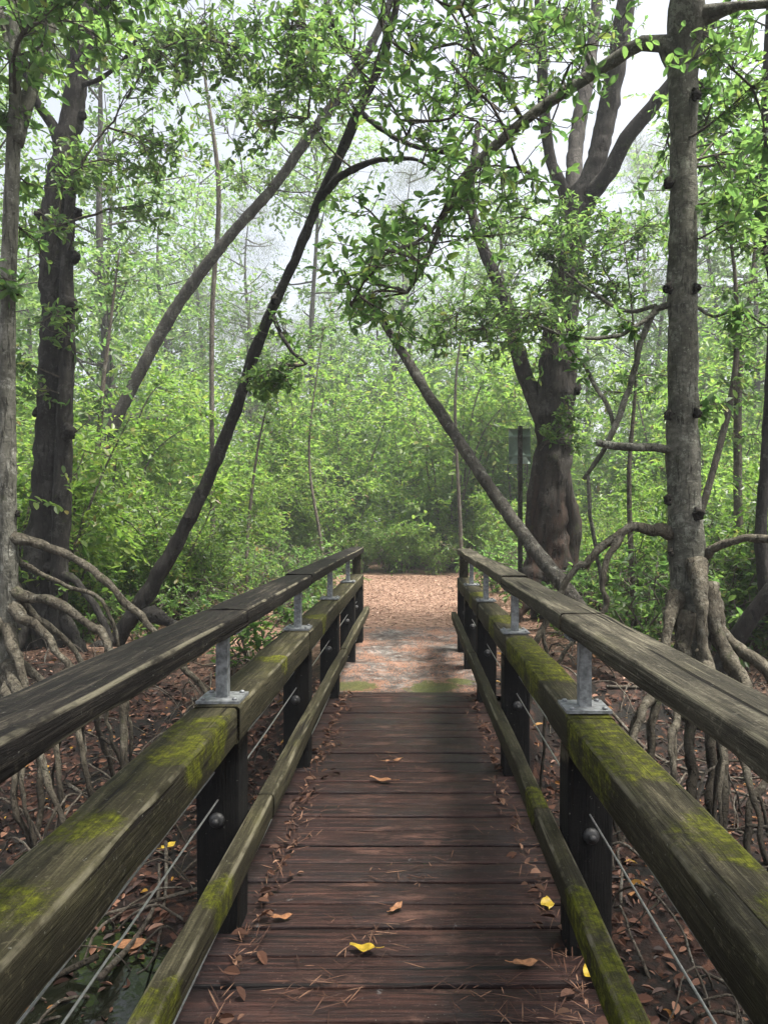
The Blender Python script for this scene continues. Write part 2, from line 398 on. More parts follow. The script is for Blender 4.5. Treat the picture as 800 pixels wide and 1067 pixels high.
M = {}
right_spots = [(.60, 1.9, .74, .32), (.60, 2.15, .74, .26), (.64, 1.4, .74, .2), (.65, 1.1, .74, .18), (.56, 2.95, .74, .3), (.56, 3.3, .74, .34), (.56, 3.6, .74, .28), (.57, 4.5, .74, .3), (.6, 6, .74, .3)]
left_spots = [(-.60, 2.12, .74, .2), (-.59, 1.9, .74, .15), (-.66, 1.45, .74, .13), (-.67, 1.15, .74, .14), (-.6, 4.6, .74, .18), (-.6, 3.2, .74, .13)]
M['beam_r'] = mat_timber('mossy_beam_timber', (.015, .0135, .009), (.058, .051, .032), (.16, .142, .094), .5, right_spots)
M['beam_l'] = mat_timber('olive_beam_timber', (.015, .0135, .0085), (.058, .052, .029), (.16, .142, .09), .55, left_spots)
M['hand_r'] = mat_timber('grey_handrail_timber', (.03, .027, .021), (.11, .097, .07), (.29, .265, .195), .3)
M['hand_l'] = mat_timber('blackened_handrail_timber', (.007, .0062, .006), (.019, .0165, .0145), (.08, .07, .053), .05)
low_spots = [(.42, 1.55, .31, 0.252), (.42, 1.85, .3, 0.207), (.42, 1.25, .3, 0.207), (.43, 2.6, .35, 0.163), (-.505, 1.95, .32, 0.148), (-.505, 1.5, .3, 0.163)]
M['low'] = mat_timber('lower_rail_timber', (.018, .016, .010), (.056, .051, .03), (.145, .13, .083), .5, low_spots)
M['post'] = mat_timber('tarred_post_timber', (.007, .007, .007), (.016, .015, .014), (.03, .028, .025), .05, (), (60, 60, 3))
M['deck'] = mat_deck()
M['galv'] = mat_simple('galvanised_steel', (.2, .21, .215), .6, .4, .35, .45, 45, .1)
M['cable'] = mat_simple('steel_cable', (.3, .3, .29), .4, .5, .6, .25, 60, .1)
M['bolt'] = mat_simple('dull_bolt_steel', (.045, .045, .045), .55, .4, .5, .4, 60, .2)
M['ground'] = mat_ground(); M['path'] = mat_path()
M['bark_grey'] = mat_bark('grey_mangrove_bark', (.055, .053, .043), (.155, .15, .123), (.29, .28, .24), (.08, .078, .062), 10, .5, (.42, .42, .37), .6)
M['bark_right'] = mat_bark('mottled_mangrove_bark', (.05, .049, .04), (.16, .156, .127), (.31, .3, .25), (.065, .066, .05), 13, 1.3, (.34, .355, .29), .8)
M['bark_dark'] = mat_bark('dark_wet_bark', (.012, .011, .01), (.03, .027, .024), (.065, .06, .052), None, 9, .3, (.2, .2, .18), .3)
M['bark_red'] = mat_bark('reddish_peeling_bark', (.013, .011, .0095), (.034, .03, .026), (.085, .077, .066), (.035, .032, .028), 6, .22, (.2, .19, .17), .35, ((.06, .031, .021), 1.9))
M['bark_mid'] = mat_bark('weathered_trunk_bark', (.024, .021, .018), (.066, .06, .05), (.155, .145, .122), (.036, .033, .027), 9, .3)
M['root'] = mat_bark('pale_root_bark', (.034, .03, .023), (.11, .097, .073), (.25, .222, .168), (.05, .042, .031), 12, .8, (.3, .29, .24), .45, mud=((.02, .016, .012), -.28))  # lower ends darkened: shade painted in along with the mud
M['stem'] = mat_bark('thin_stem_bark', (.05, .042, .033), (.1, .085, .068), (.18, .155, .125), None, 14, .4)
M['knot'] = mat_simple('black_knot_wood', (.022, .02, .017), .9, .1, 0, .6, 40, .8)
M['leaf_near'] = mat_leaf('mangrove_leaf', [(0, (.035, .07, .022)), (.5, (.055, .105, .03)), (.9, (.085, .14, .04)), (.97, (.16, .18, .04)), (1, (.2, .12, .04))], ((.2, .42, .1), (.36, .58, .13)), .6)
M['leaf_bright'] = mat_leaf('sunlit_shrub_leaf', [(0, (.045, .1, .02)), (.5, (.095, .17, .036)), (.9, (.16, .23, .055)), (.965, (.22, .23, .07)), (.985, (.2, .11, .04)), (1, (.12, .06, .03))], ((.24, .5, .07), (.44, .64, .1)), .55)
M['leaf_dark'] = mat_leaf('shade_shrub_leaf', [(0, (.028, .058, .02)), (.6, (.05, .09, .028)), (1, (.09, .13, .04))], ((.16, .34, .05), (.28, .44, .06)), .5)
M['leaf_far'] = mat_leaf('woodland_leaf', [(0, (.05, .1, .032)), (.6, (.1, .165, .055)), (1, (.16, .21, .075))], ((.22, .46, .1), (.4, .58, .14)), .55)
M['needle'] = mat_leaf('feathery_needles', [(0, (.06, .085, .05)), (1, (.12, .14, .08))], ((.14, .2, .09), (.22, .28, .12)), .5)
M['litter'] = mat_island('dead_leaf', [(0, (.010, .006, .005)), (.35, (.036, .016, .011)), (.7, (.095, .042, .026)), (.92, (.2, .105, .068)), (.975, (.24, .11, .03)), (1, (.42, .26, .04))], .6, .3)
M['litter_dry'] = mat_island('dry_dead_leaf', [(0, (.05, .027, .02)), (.3, (.14, .075, .052)), (.7, (.26, .155, .112)), (1, (.46, .34, .27))], .7, .2)
M['needle_dead'] = mat_island('dead_needle', [(0, (.03, .016, .012)), (.6, (.1, .048, .03)), (1, (.24, .14, .09))], .7)
M['yellow'] = mat_simple('yellow_fallen_leaf', (.36, .25, .025), .45, .4, 0, .25, 60, .3)
M['brownleaf'] = mat_simple('brown_fallen_leaf', (.26, .125, .06), .55, .3, 0, .4, 60, .3)
M['sign'] = mat_simple('weathered_sign_back', (.2, .27, .22), .55, .4, 0, .2, 6, .1)
tw = NT('dark_swamp_water'); pw = tw.pos()
M['water'] = tw.done(tw.bsdf((.006, .007, .004), .04, tw.bump(tw.noise(pw, 7, 3, .6), .06, .02), .5))

# ------------------------------------------------------------------ ground
def gz(x, y):
    x = np.asarray(x, float); y = np.asarray(y, float)
    p = np.stack([x, y, x * 0], -1).reshape(-1, 3)
    nz = vnoise(p, .55).reshape(x.shape); n2 = vnoise(p + 5, 2.3).reshape(x.shape); n3 = vnoise(p + 9, 7).reshape(x.shape)
    ax = np.abs(x)
    b0 = 4.9 + .28 * np.minimum(np.maximum(ax - .8, 0), 8)
    bank = sstep(b0, b0 + 2.4, y + nz * .5)
    z = -.56 * (1 - bank) - .03
    z -= .28 * np.exp(-((x + 1.75) / 1.35) ** 2 - ((y - 2.0) / 1.25) ** 2)
    far_ = sstep(6.5, 8, y); z += .07 * nz * np.clip(ax, .2, 1) + .035 * n2 * (1 - .75 * far_) + .012 * n3 * (1 - .4 * far_)
    inpath = sstep(1.1, .75, ax) * sstep(5.2, 5.7, y) * sstep(11, 9.5, y)
    z = z * (1 - inpath) + (-.075) * inpath
    return z + .006 * np.maximum(y - 22, 0)
def axis(lo, hi, flo, fhi, st):
    a = list(np.arange(flo, fhi, st)); s = st; v = flo
    left = []
    while v > lo: s *= 1.22; v -= s; left.append(v)
    s = st; v = a[-1]; rt = []
    while v < hi: s *= 1.22; v += s; rt.append(v)
    return np.array(left[::-1] + a + rt)
xs = axis(-105, 105, -7, 7, .09); ys = axis(-55, 165, -1, 16, .09)
X, Y = np.meshgrid(xs, ys, indexing='ij'); Z = gz(X, Y)
mb = MB(); nx, ny = X.shape
i, j = np.meshgrid(np.arange(nx - 1), np.arange(ny - 1), indexing='ij'); b = (i * ny + j).ravel()
mb.add(np.stack([X, Y, Z], -1), np.stack([b, b + ny, b + ny + 1, b + 1], -1))
tag(mb.build('ground', M['ground']), kind='structure')

WATER = -.655
mb = MB(); k = 40; a = np.arange(k) / k * 2 * np.pi
rr = 2.3 + .3 * np.sin(3 * a + 1)
ring = np.stack([-1.7 + rr * np.cos(a), 1.9 + rr * 1.15 * np.sin(a), np.full(k, WATER)], -1)
V = np.vstack([ring, [[-1.7, 1.9, WATER]]]); jj = np.arange(0, k, 2)
mb.add(V, np.stack([np.full_like(jj, k), jj, (jj + 1) % k, (jj + 2) % k], -1))
tag(mb.build('water', M['water']), kind='structure')

# path slabs leading off the bridge
mb = MB()
px = np.linspace(-.82, .78, 46); py = np.linspace(5.74, 10.6, 130)
X, Y = np.meshgrid(px, py, indexing='ij'); fl = np.stack([X, Y, X * 0], -1).reshape(-1, 3)
Zp = -.035 + .022 * vnoise(fl, 2.2) + .014 * vnoise(fl + 3, 7) + .01 * vnoise(fl + 8, 19)
for yy, hh in ((6.55, .02), (7.4, .03), (8.5, .03)):      # broken slab lips
    e = yy + .12 * vnoise(fl * np.array([1.0, 0, 0]) + yy, 2.0)
    Zp -= hh * sstep(.05, -.03, e - fl[:, 1]) * sstep(-.5, -.02, e - fl[:, 1])
edge = sstep(.83, .68, np.abs(fl[:, 0] + .02) + .08 * vnoise(fl, 3)); end = sstep(10.5, 9.3, fl[:, 1])
Zp = np.minimum(Zp, .012) * 1.0 - (1 - edge * end) * .09
fl[:, 2] = Zp; n1, n2 = X.shape
i, j = np.meshgrid(np.arange(n1 - 1), np.arange(n2 - 1), indexing='ij'); b = (i * n2 + j).ravel()
mb.add(fl, np.stack([b, b + n2, b + n2 + 1, b + 1], -1))
tag(mb.build('path', M['path']), kind='structure')

# ------------------------------------------------------------------ footbridge
fb = empty('footbridge', (0, 3, 0))
tag(fb, 'narrow timber footbridge with a dark plank deck, mossy railings and steel cables', 'footbridge')
mb = MB(); y = -1.2; k = 0
while y < 5.72:
    w = .1405; rz = random.uniform(-.004, .004); dx = random.uniform(-.02, .02)
    beam(mb, y, y + w, -.045 + rz, rz, -.66 + dx, .57 + dx, 0, .006, .0035, .09, 'x', k)
    y += .151; k += 1
for sx in (-.45, .0, .38): box(mb, (sx, 2.3, -.12), (.07, 6.9, .14))
mb.build('deck', M['deck'], fb)

def railing(sg, inner, cx, outer, Ys, yend, mh, mbm, y0=-.9):
    """one side: sg +1 right, -1 left; inner/cx/outer are |x|"""
    rl = empty('railing', (sg * cx, 3, 0)); rl.parent = fb; rl.location = (sg * cx, 0, 0)
    lo, hi = (inner, outer) if sg > 0 else (-outer, -inner)
    # handrail in lengths meeting near each baluster
    mb = MB(); cuts = [y0] + [q + .1 for q in Ys[1:-1]] + [yend]
    for a, c in zip(cuts[:-1], cuts[1:]):
        d = random.uniform(-.004, .004)
        beam(mb, lo + .0 + d, hi + d, .985, 1.047 + random.uniform(-.002, .002), a + .002, c - .002, 0, .011, .0045, .04, 'y', a)
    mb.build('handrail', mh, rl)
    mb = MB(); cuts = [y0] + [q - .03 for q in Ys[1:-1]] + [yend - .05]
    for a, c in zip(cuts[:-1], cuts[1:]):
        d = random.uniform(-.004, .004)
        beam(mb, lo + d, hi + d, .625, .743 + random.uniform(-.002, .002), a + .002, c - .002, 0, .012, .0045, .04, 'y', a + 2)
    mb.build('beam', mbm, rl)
    mb = MB(); a0 = inner - .06; b0 = inner - .001
    l2, h2 = (a0, b0) if sg > 0 else (-b0, -a0)
    cuts = [y0, Ys[1] + .25, Ys[3] + .1, yend + .02]
    for a, c in zip(cuts[:-1], cuts[1:]):
        beam(mb, l2, h2, .272, .36, a + .002, c - .002, 0, .012, .004, .05, 'y', a + 5)
    mb.build('lower_rail', M['low'], rl)
    for q in Ys:
        mb = MB(); pw = .14; ax0 = inner + .004; l3, h3 = (ax0, ax0 + pw) if sg > 0 else (-ax0 - pw, -ax0)
        zb = float(gz(np.array([sg * cx]), np.array([q]))[0]) - .25
        beam(mb, l3, h3, q, q + .14, zb, .624, 0, .008, .003, .08, 'z', q)
        mb.build('post', M['post'], rl)
        if q > .8:
            mb = MB(); c = np.array([sg * (inner + .075), q, .37])
            tube(mb, [[*(c + (0, -.0, 0)), .026], [*(c + (0, -.008, 0)), .025], [*(c + (0, -.016, 0)), .018], [*(c + (0, -.02, 0)), .004]], 12, .002)
            tube(mb, [[*(c + (0, 0, 0)), .012], [*(c + (0, -.026, 0)), .011], [*(c + (0, -.029, 0)), .004]], 6, .003)
            mb.build('bolt', M['bolt'], rl)
    for q in Ys[1:]:
        yq = q + .07
        mb = MB()
        if q == Ys[-1]:
            box(mb, (sg * cx, yq, .864), (.09, .09, .24)); mb.build('baluster', mbm, rl); continue
        box(mb, (sg * cx, yq, .86), (.038, .038, .216)); mb.build('baluster', M['galv'], rl)
        mb = MB(); box(mb, (sg * cx, yq, .7525), (.142, .142, .009))
        for ex in (-.052, .052):
            for ey in (-.052, .052):
                tube(mb, [[sg * cx + ex, yq + ey, .757, .0085], [sg * cx + ex, yq + ey, .764, .008], [sg * cx + ex, yq + ey, .766, .002]], 6, .003)
        mb.build('base_plate', M['galv'], rl)
        mb = MB(); box(mb, (sg * cx, yq, .9735), (.11, .1, .008)); mb.build('bracket', M['galv'], rl)
    for (xx, zz, sag) in ((inner + .072, .435, .004), (inner + .084, .525, .006), (inner + .062, .03, .006)):
        mb = MB(); pts = []
        seg = [y0] + list(Ys[1:-1]) + [yend - .1]
        for a, c in zip(seg[:-1], seg[1:]):
            pts += [[sg * xx, a, zz, .0032], [sg * xx, (a + c) / 2, zz - sag, .0032]]
        pts.append([sg * xx, seg[-1], zz, .0032])
        tube(mb, pts, 6, .3); mb.build('cable', M['cable'], rl)
    return rl
railing(1, .476, .547, .62, [.75, 2.26, 3.85, 5.4, 6.75, 7.75], 7.9, M['hand_r'], M['beam_r'])
railing(-1, .563, .637, .717, [.85, 2.38, 3.98, 5.55, 7.1, 8.25], 8.4, M['hand_l'], M['beam_l'])

# ------------------------------------------------------------------ sign
s = W(541, 465, 10.4); zg = float(gz(s[0], s[1])); sg = empty('sign', (s[0], s[1], zg))
tag(sg, 'grey-green sign seen from behind, on a thin post left of the forked tree', 'sign')
mb = MB(); beam(mb, s[0] - .155, s[0] + .155, s[2] - .25, s[2] + .25, s[1] - .012, s[1] + .012, 0, .004, .0005, .02)
for zz in (-.14, .14): box(mb, (s[0], s[1] - .022, s[2] + zz), (.3, .016, .03))
mb.build('sign_panel', M['sign'], sg)
mb = MB(); box(mb, (s[0], s[1] - .06, (s[2] + .28 + zg - .3) / 2), (.06, .06, s[2] + .28 - zg + .3)); mb.build('post', M['bark_mid'], sg)

# ------------------------------------------------------------------ trees of the photograph
def ppath(pts, Y0=None):
    """rows (px, py, width_px [, Y]) -> x,y,z,r"""
    out = []
    for r in pts:
        Yq = r[3] if len(r) > 3 else Y0
        w = W(r[0], r[1], Yq); out.append([*w, r[2] / 2 / F * Yq])
    return np.array(out)
def to_ground(P, more=.15, drift=0.0):
    e = P[-1].copy(); jr = np.random.RandomState(int(abs(P[0, 0] * 1000 + P[-1, 2] * 7000)) % 99991)
    dxy = (P[-1] - P[-2])[:2]; dxy = dxy / max(np.linalg.norm(dxy), 1e-6)
    h = e[2] - float(gz(e[0], e[1]))
    if h < .02: return P
    q = e.copy(); q[:2] += dxy * min(.5, h * jr.uniform(.15, .6)) + jr.randn(2) * .07 * min(1, h * 2); q[2] -= h * jr.uniform(.4, .65); q[3] *= .9
    r = e.copy(); r[:2] = q[:2] + dxy * h * jr.uniform(-.05, .25) + jr.randn(2) * .06 * min(1, h * 2); r[2] = float(gz(r[0], r[1])) - more; r[3] *= .85
    return np.vstack([P, q, r])

def grow_crown(mb, skel, clusters, Lf=.1, leafmat=0, twigmat=1, per=(6, 9), seed=0, flat=.75, simple=False):
    rg = np.random.RandomState(seed); POS, DIR, NRM, LEN = [], [], [], []
    cl = [(W(cx, cy, Yq) if cy is not None else cx, r, n) for (cx, cy, Yq, r, n) in clusters]
    cl.sort(key=lambda q: np.min(np.linalg.norm(skel[:, :3] - q[0], axis=1)))
    for (c, r, n) in cl:
        d = np.linalg.norm(skel[:, :3] - c, axis=1) + .8 * np.maximum(skel[:, 2] - c[2], 0); s = skel[np.argmin(d), :3]
        bend = (s + c) / 2 + rg.randn(3) * .1 * np.linalg.norm(c - s) + np.array([0, 0, .08 * np.linalg.norm(c - s)])
        ln = np.linalg.norm(c - s)
        hub = tube(mb, [[*s, .007 + .006 * ln], [*bend, .006 + .004 * ln], [*c, .004]], 5, .12, .05, 3, twigmat, False, 0, .03)
        if ln > .5: skel = np.vstack([skel, hub[len(hub) // 3::3]])
        for k in range(n):
            u = unit(rg.randn(3)) * r * rg.rand() ** .45 * np.array([1, 1, flat]); p = c + u
            h0 = hub[int(len(hub) * rg.uniform(.45, .999)), :3]
            md = (h0 + p) / 2 + rg.randn(3) * .05 * r + np.array([0, 0, -.03])
            tube(mb, [[*h0, .0045], [*md, .0032], [*p, .002]], 4, .25, 0, 1, twigmat, False)
            ax = unit(unit(p - md) * .8 + np.array([0, 0, .7]) + rg.randn(3) * .25)
            m = rg.randint(per[0], per[1] + 1)
            ref = unit(np.cross(ax, rg.randn(3))); rf2 = np.cross(ax, ref)
            az = np.arange(m) / m * 2 * np.pi + rg.rand() * 6 + rg.randn(m) * .25
            el = rg.uniform(R(-25), R(65), m)
            rad = ref * np.cos(az)[:, None] + rf2 * np.sin(az)[:, None]
            dv = rad * np.cos(el)[:, None] + ax * np.sin(el)[:, None]; dv[:, 2] -= .12
            dv += rg.randn(m, 3) * .22; POS.append(p - unit(p - md) * (rg.rand(m) ** 1.3 * .2)[:, None]); DIR.append(dv)
            NRM.append(ax * np.cos(el)[:, None] - rad * np.sin(el)[:, None] + rg.randn(m, 3) * .22)
            LEN.append(Lf * rg.uniform(.5, 1.2, m))
    if POS:
        L = np.concatenate(LEN)
        leaves(mb, np.concatenate(POS), np.concatenate(DIR), np.concatenate(NRM), L, L * .46, .22, leafmat, simple, .12)

def cl_line(pts, n, Yj, r, k, seed, jx=22, jy=20):
    """leaf clusters strewn along a picture polyline"""
    rg = np.random.RandomState(seed); pts = np.array(pts, float); out = []
    t = np.sort(rg.rand(n)) * (len(pts) - 1)
    for q in t:
        i = min(int(q), len(pts) - 2); p = pts[i] + (pts[i + 1] - pts[i]) * (q - i)
        out.append((p[0] + rg.randn() * jx, p[1] + rg.randn() * jy, p[2] + rg.uniform(-Yj, Yj), r * rg.uniform(.7, 1.25), max(3, int(k * rg.uniform(.6, 1.3)))))
    return out

def tree(name, label, cat, group, base, trunk, barkmat, limbs=(), roots=(), knots=(), clusters=(), leaf='leaf_near', Lf=.088, sides=18,
         rough=.12, lump=.1, seed=0, twig='stem', branches=(), roottip=True, knotmat='knot', rootmat='root', per=(6, 9)):
    """trunk/limbs: rows x,y,z,r (world). Branches and roots are parts; limbs are one with the trunk"""
    root = empty(name, base); tag(root, label, cat, group); skel = []
    mb = MB(); skel.append(tube(mb, trunk, sides, .07, rough, 9, 0, True, lump))
    for L in limbs: skel.append(tube(mb, L, 12, .08, rough * .8, 9, 0, True, lump * .5))
    mb.build('trunk', M[barkmat], root)
    for L in branches:
        mb = MB(); skel.append(tube(mb, L, 9, .05, .16, 14, 0, True, .15, .018)); mb.build('branch', M[barkmat], root)
    jr = np.random.RandomState(seed + 500)
    for L in roots:
        L = L.copy(); L[0, 3] *= 1.7; L[1, 3] *= 1.15
        mb = MB(); G = to_ground(L) if roottip else L; Q = tube(mb, G, 10, .035, .22, 16, 0, True, .3, .022)
        if len(G) > len(L):
            for k in range(jr.randint(0, 3)):      # forks of the same root
                s0 = Q[int(len(Q) * jr.uniform(.35, .8))]; gx, gy = s0[:2] + jr.randn(2) * .22; g0 = float(gz(gx, gy))
                if abs(gx) < .8: continue
                md = (s0[:3] + np.array([gx, gy, g0])) / 2 + np.array([*(jr.randn(2) * .06), .08])
                tube(mb, [[*s0[:3], s0[3] * .6], [*md, s0[3] * .5], [gx, gy, g0 - .1, s0[3] * .35]], 7, .05, .2, 16, 0, True, .2, .03)
        mb.build('prop_root', M[rootmat], root)
    for (p, dv, r) in knots:
        r = r * .78
        mb = MB(); p = np.array(p); dv = unit(np.array(dv, float))
        e = np.array([0, 0, 1.0]); tube(mb, [[*(p - e * r * 1.5 - dv * r * .4), r * .35], [*(p - e * r * .7 + dv * r * .2), r * .95], [*(p + dv * r * .55), r * 1.0], [*(p + e * r * .7 + dv * r * .3), r * .7], [*(p + e * r * 1.4 - dv * r * .4), r * .3]], 12, r * .25, .75, 1.3 / r, 0, True, .2)
        tube(mb, [[*(p), r * .8], [*(p + dv * r * 1.1 + e * r * .2), r * .6], [*(p + dv * r * 1.5 + e * r * .1), r * .35]], 9, r * .25, .6, 1.5 / r, 0, True)
        mb.build('knot', M[knotmat], root)
    if clusters:
        mb = MB(); grow_crown(mb, np.vstack(skel), clusters, Lf, 0, 1, per, seed); mb.build('crown', [M[leaf], M[twig]], root)
    return root

# --- pale mangrove at the left edge
t1 = ppath([(10, 770, 22, 5.0), (8, 680, 24, 5.0), (9, 600, 24), (9, 500, 22), (9, 400, 21), (9, 300, 20), (13, 180, 19), (17, 90, 15), (15, 0, 13), (8, -150, 10), (0, -330, 7)], 5.0) if False else \
     ppath([(10, 770, 22, 5.), (8, 680, 25, 5.), (9, 600, 25, 5.), (8, 500, 23, 5.), (8, 400, 22, 5.), (9, 300, 20, 5.), (13, 180, 19, 5.), (16, 90, 15, 5.), (14, 0, 13, 5.), (8, -150, 10, 5.), (0, -330, 7, 4.8)])
t1[:, 3] *= .74
kn = lambda x, y, Y, dx, r: (W(x, y, Y), (dx, -.35, .1), r)
tree('mangrove_tree', 'pale slender mangrove trunk at the left edge, arching prop roots reaching the railing', 'tree', None, (t1[0, 0], t1[0, 1], float(gz(t1[0, 0], t1[0, 1]))),
     t1, 'bark_grey',
     limbs=[ppath([(17, 150, 14, 5.), (30, 100, 14, 5.1), (45, 55, 13, 5.2), (58, 0, 12, 5.3), (70, -120, 9, 5.4), (95, -260, 5, 5.5)]),
            ppath([(12, 60, 8, 5.), (0, 10, 7, 5.), (-30, -60, 4, 5.)])],
     roots=[ppath([(12, 560, 9, 5.), (40, 570, 9, 5.), (75, 583, 8, 4.95), (110, 605, 8, 4.9), (138, 633, 7.5, 4.85), (160, 656, 7, 4.8)]),
            ppath([(12, 615, 9, 5.), (40, 624, 8, 5.), (75, 637, 8, 4.9), (98, 653, 8, 4.85), (112, 668, 8, 4.8)]),
            ppath([(12, 630, 9, 5.), (35, 652, 8, 4.9), (60, 682, 7, 4.8), (75, 705, 7, 4.75)]),
            ppath([(8, 650, 9, 5.), (20, 700, 8, 4.8), (30, 740, 7, 4.7)]),
            ppath([(10, 600, 7, 5.), (35, 640, 7, 5.2), (75, 670, 6, 5.3), (90, 700, 6, 5.3)]),
            ppath([(8, 640, 9, 5.), (-15, 690, 8, 4.9), (-40, 760, 7, 4.8)]),
            ppath([(8, 690, 9, 5.), (25, 745, 8, 4.5), (45, 800, 7, 4.3)]),
            ppath([(8, 700, 9, 5.), (12, 760, 8, 4.4), (15, 830, 7, 4.2)]),
            ppath([(10, 680, 7, 5.), (50, 720, 6, 4.9), (62, 790, 6, 4.6)]),
            ppath([(8, 580, 6, 5.), (30, 590, 5, 5.1), (70, 612, 4, 5.2), (110, 632, 4, 5.2)])],
     knots=[kn(17, 305, 5, .8, .02), kn(18, 535, 5, 1, .02), kn(1, 640, 5, -1, .03)],
     clusters=cl_line([(10, 30, 5), (60, 40, 5.3), (110, 50, 5.4)], 8, .5, .38, 14, 21) + cl_line([(20, -60, 4.8), (120, -80, 4.5), (220, -60, 4.5)], 14, .8, .5, 22, 22, 50, 40)
     + [(28, 190, 5.2, .25, 8), (5, 290, 4.9, .25, 9), (40, 250, 5.4, .3, 9), (3, 120, 5, .3, 10)]
     + cl_line([(-100, -300, 4), (100, -500, 3.6), (400, -700, 3.2)], 12, 1., .65, 18, 23, 90, 90), seed=1)

# --- dark burled tree behind it
t2 = ppath([(38, 720, 46, 8.), (44, 640, 42, 8.), (46, 580, 38, 8.), (50, 500, 35, 8.), (55, 420, 33, 8.), (58, 330, 32, 8.), (57, 240, 30, 8.), (63, 190, 32, 8.), (74, 130, 27, 8.), (84, 60, 24, 8.), (92, 0, 23, 8.), (108, -150, 18, 8.), (120, -350, 10, 8.)]); t2[:, 3] *= 0.84
tree('burled_tree', 'thick dark burled trunk with a paler right flank behind the left-edge mangrove', 'tree', None, (t2[0, 0], 8, float(gz(t2[0, 0], 8.))),
     t2, 'bark_dark',
     limbs=[ppath([(66, 160, 12, 8.), (55, 130, 11, 8.), (42, 112, 9, 7.9), (30, 85, 8, 7.8), (18, 40, 6, 7.7)]),
            ppath([(60, 690, 20, 7.85), (63, 580, 18, 7.83), (66, 480, 17, 7.85), (70, 380, 16, 7.87), (70, 290, 14, 7.88), (73, 215, 10, 7.92), (78, 150, 8, 7.95)]),
            ppath([(90, 30, 11, 8.), (130, -20, 9, 7.8), (190, -60, 6, 7.5)]),
            ppath([(82, 90, 5, 8.), (108, 80, 4.5, 7.8), (135, 55, 3.5, 7.6), (150, 20, 3, 7.5)])],
     roots=[ppath([(38, 620, 14, 8.), (20, 660, 12, 7.7), (5, 720, 10, 7.5)]), ppath([(58, 630, 12, 8.), (80, 665, 10, 7.7), (95, 700, 9, 7.5)]), ppath([(50, 590, 8, 7.9), (85, 610, 7, 7.7), (110, 650, 7, 7.5), (118, 690, 6, 7.4)])],
     knots=[kn(47, 225, 7.95, -1, .08), kn(80, 222, 7.9, 1, .05), kn(78, 268, 7.85, 1, .06), kn(70, 318, 7.8, .6, .09), kn(70, 450, 7.75, 1, .08), kn(41, 430, 7.95, -1, .05), kn(85, 120, 7.95, 1, .05)],
     clusters=cl_line([(60, 200, 7.8), (120, 170, 7.5), (200, 190, 7.2)], 12, .7, .5, 17, 31) + cl_line([(100, 30, 7.2), (180, 60, 7), (240, 40, 6.6)], 16, .7, .45, 17, 32)
     + cl_line([(90, 300, 7.8), (40, 380, 7.5), (30, 430, 7.3)], 5, .4, .3, 10, 33) + cl_line([(50, -200, 7.5), (300, -250, 6.5)], 12, 1.2, .8, 18, 34, 90, 70), seed=2, rootmat='bark_dark', lump=.42, rough=.2)

# --- the long diagonal mangrove left of the path
t3 = ppath([(108, 690, 26, 8.), (130, 655, 24, 8.), (165, 600, 22, 8.), (195, 545, 21, 8.), (225, 480, 19, 8.), (250, 415, 18, 7.95), (266, 365, 17, 7.9), (290, 308, 15, 7.8), (310, 265, 14.5, 7.7), (330, 215, 15, 7.6), (350, 172, 15, 7.5), (372, 120, 14, 7.4), (395, 70, 13, 7.3), (408, 30, 11, 7.2), (420, -40, 9, 7.0), (440, -160, 5, 6.6)]); t3[:, 3] *= 0.68
tree('leaning_mangrove', 'long dark trunk leaning steeply to the upper right above the left railing', 'tree', None, (t3[0, 0], 8, float(gz(t3[0, 0], 8.))),
     t3, 'bark_dark',
     branches=[ppath([(340, 200, 8, 7.5), (356, 182, 8, 7.4), (385, 168, 6, 7.2), (425, 165, 4, 7.), (452, 178, 1.5, 6.9)]),
               ppath([(385, 95, 7, 7.35), (370, 60, 6, 7.2), (345, 20, 5, 7.1), (330, -40, 3, 7.)]),
               ppath([(376, 118, 6, 7.4), (420, 148, 5, 7.2), (460, 158, 5, 7.0), (487, 166, 4.5, 6.8)]),
               ppath([(282, 325, 5, 7.8), (300, 360, 4, 7.6), (318, 380, 3, 7.5)])],
     roots=[ppath([(150, 640, 9, 8.), (180, 650, 8, 7.8), (200, 690, 7, 7.6)]), ppath([(120, 670, 9, 8.), (80, 685, 8, 7.8), (60, 720, 7, 7.7)])],
     knots=[kn(288, 312, 7.75, -.7, .05), kn(197, 540, 7.95, -.6, .05)],
     clusters=cl_line([(300, 20, 6.6), (320, 80, 6.6), (310, 110, 6.8), (330, 180, 7)], 15, .5, .42, 15, 41, 20, 18)
     + cl_line([(380, 30, 6.4), (430, 60, 6.3), (470, 30, 6.), (520, 40, 6.)], 15, .7, .55, 10, 42, 34, 40) + cl_line([(400, 110, 6.6), (450, 130, 6.4), (500, 110, 6.2)], 8, .6, .45, 9, 43, 30, 30)
     + cl_line([(300, 370, 7.6), (275, 400, 7.6), (290, 420, 7.5)], 7, .3, .3, 12, 44, 12, 12) + cl_line([(300, -120, 6), (500, -200, 5), (600, -400, 4.5)], 14, 1., .7, 18, 45, 80, 60), seed=3, rootmat='bark_dark', lump=.14, rough=.17)

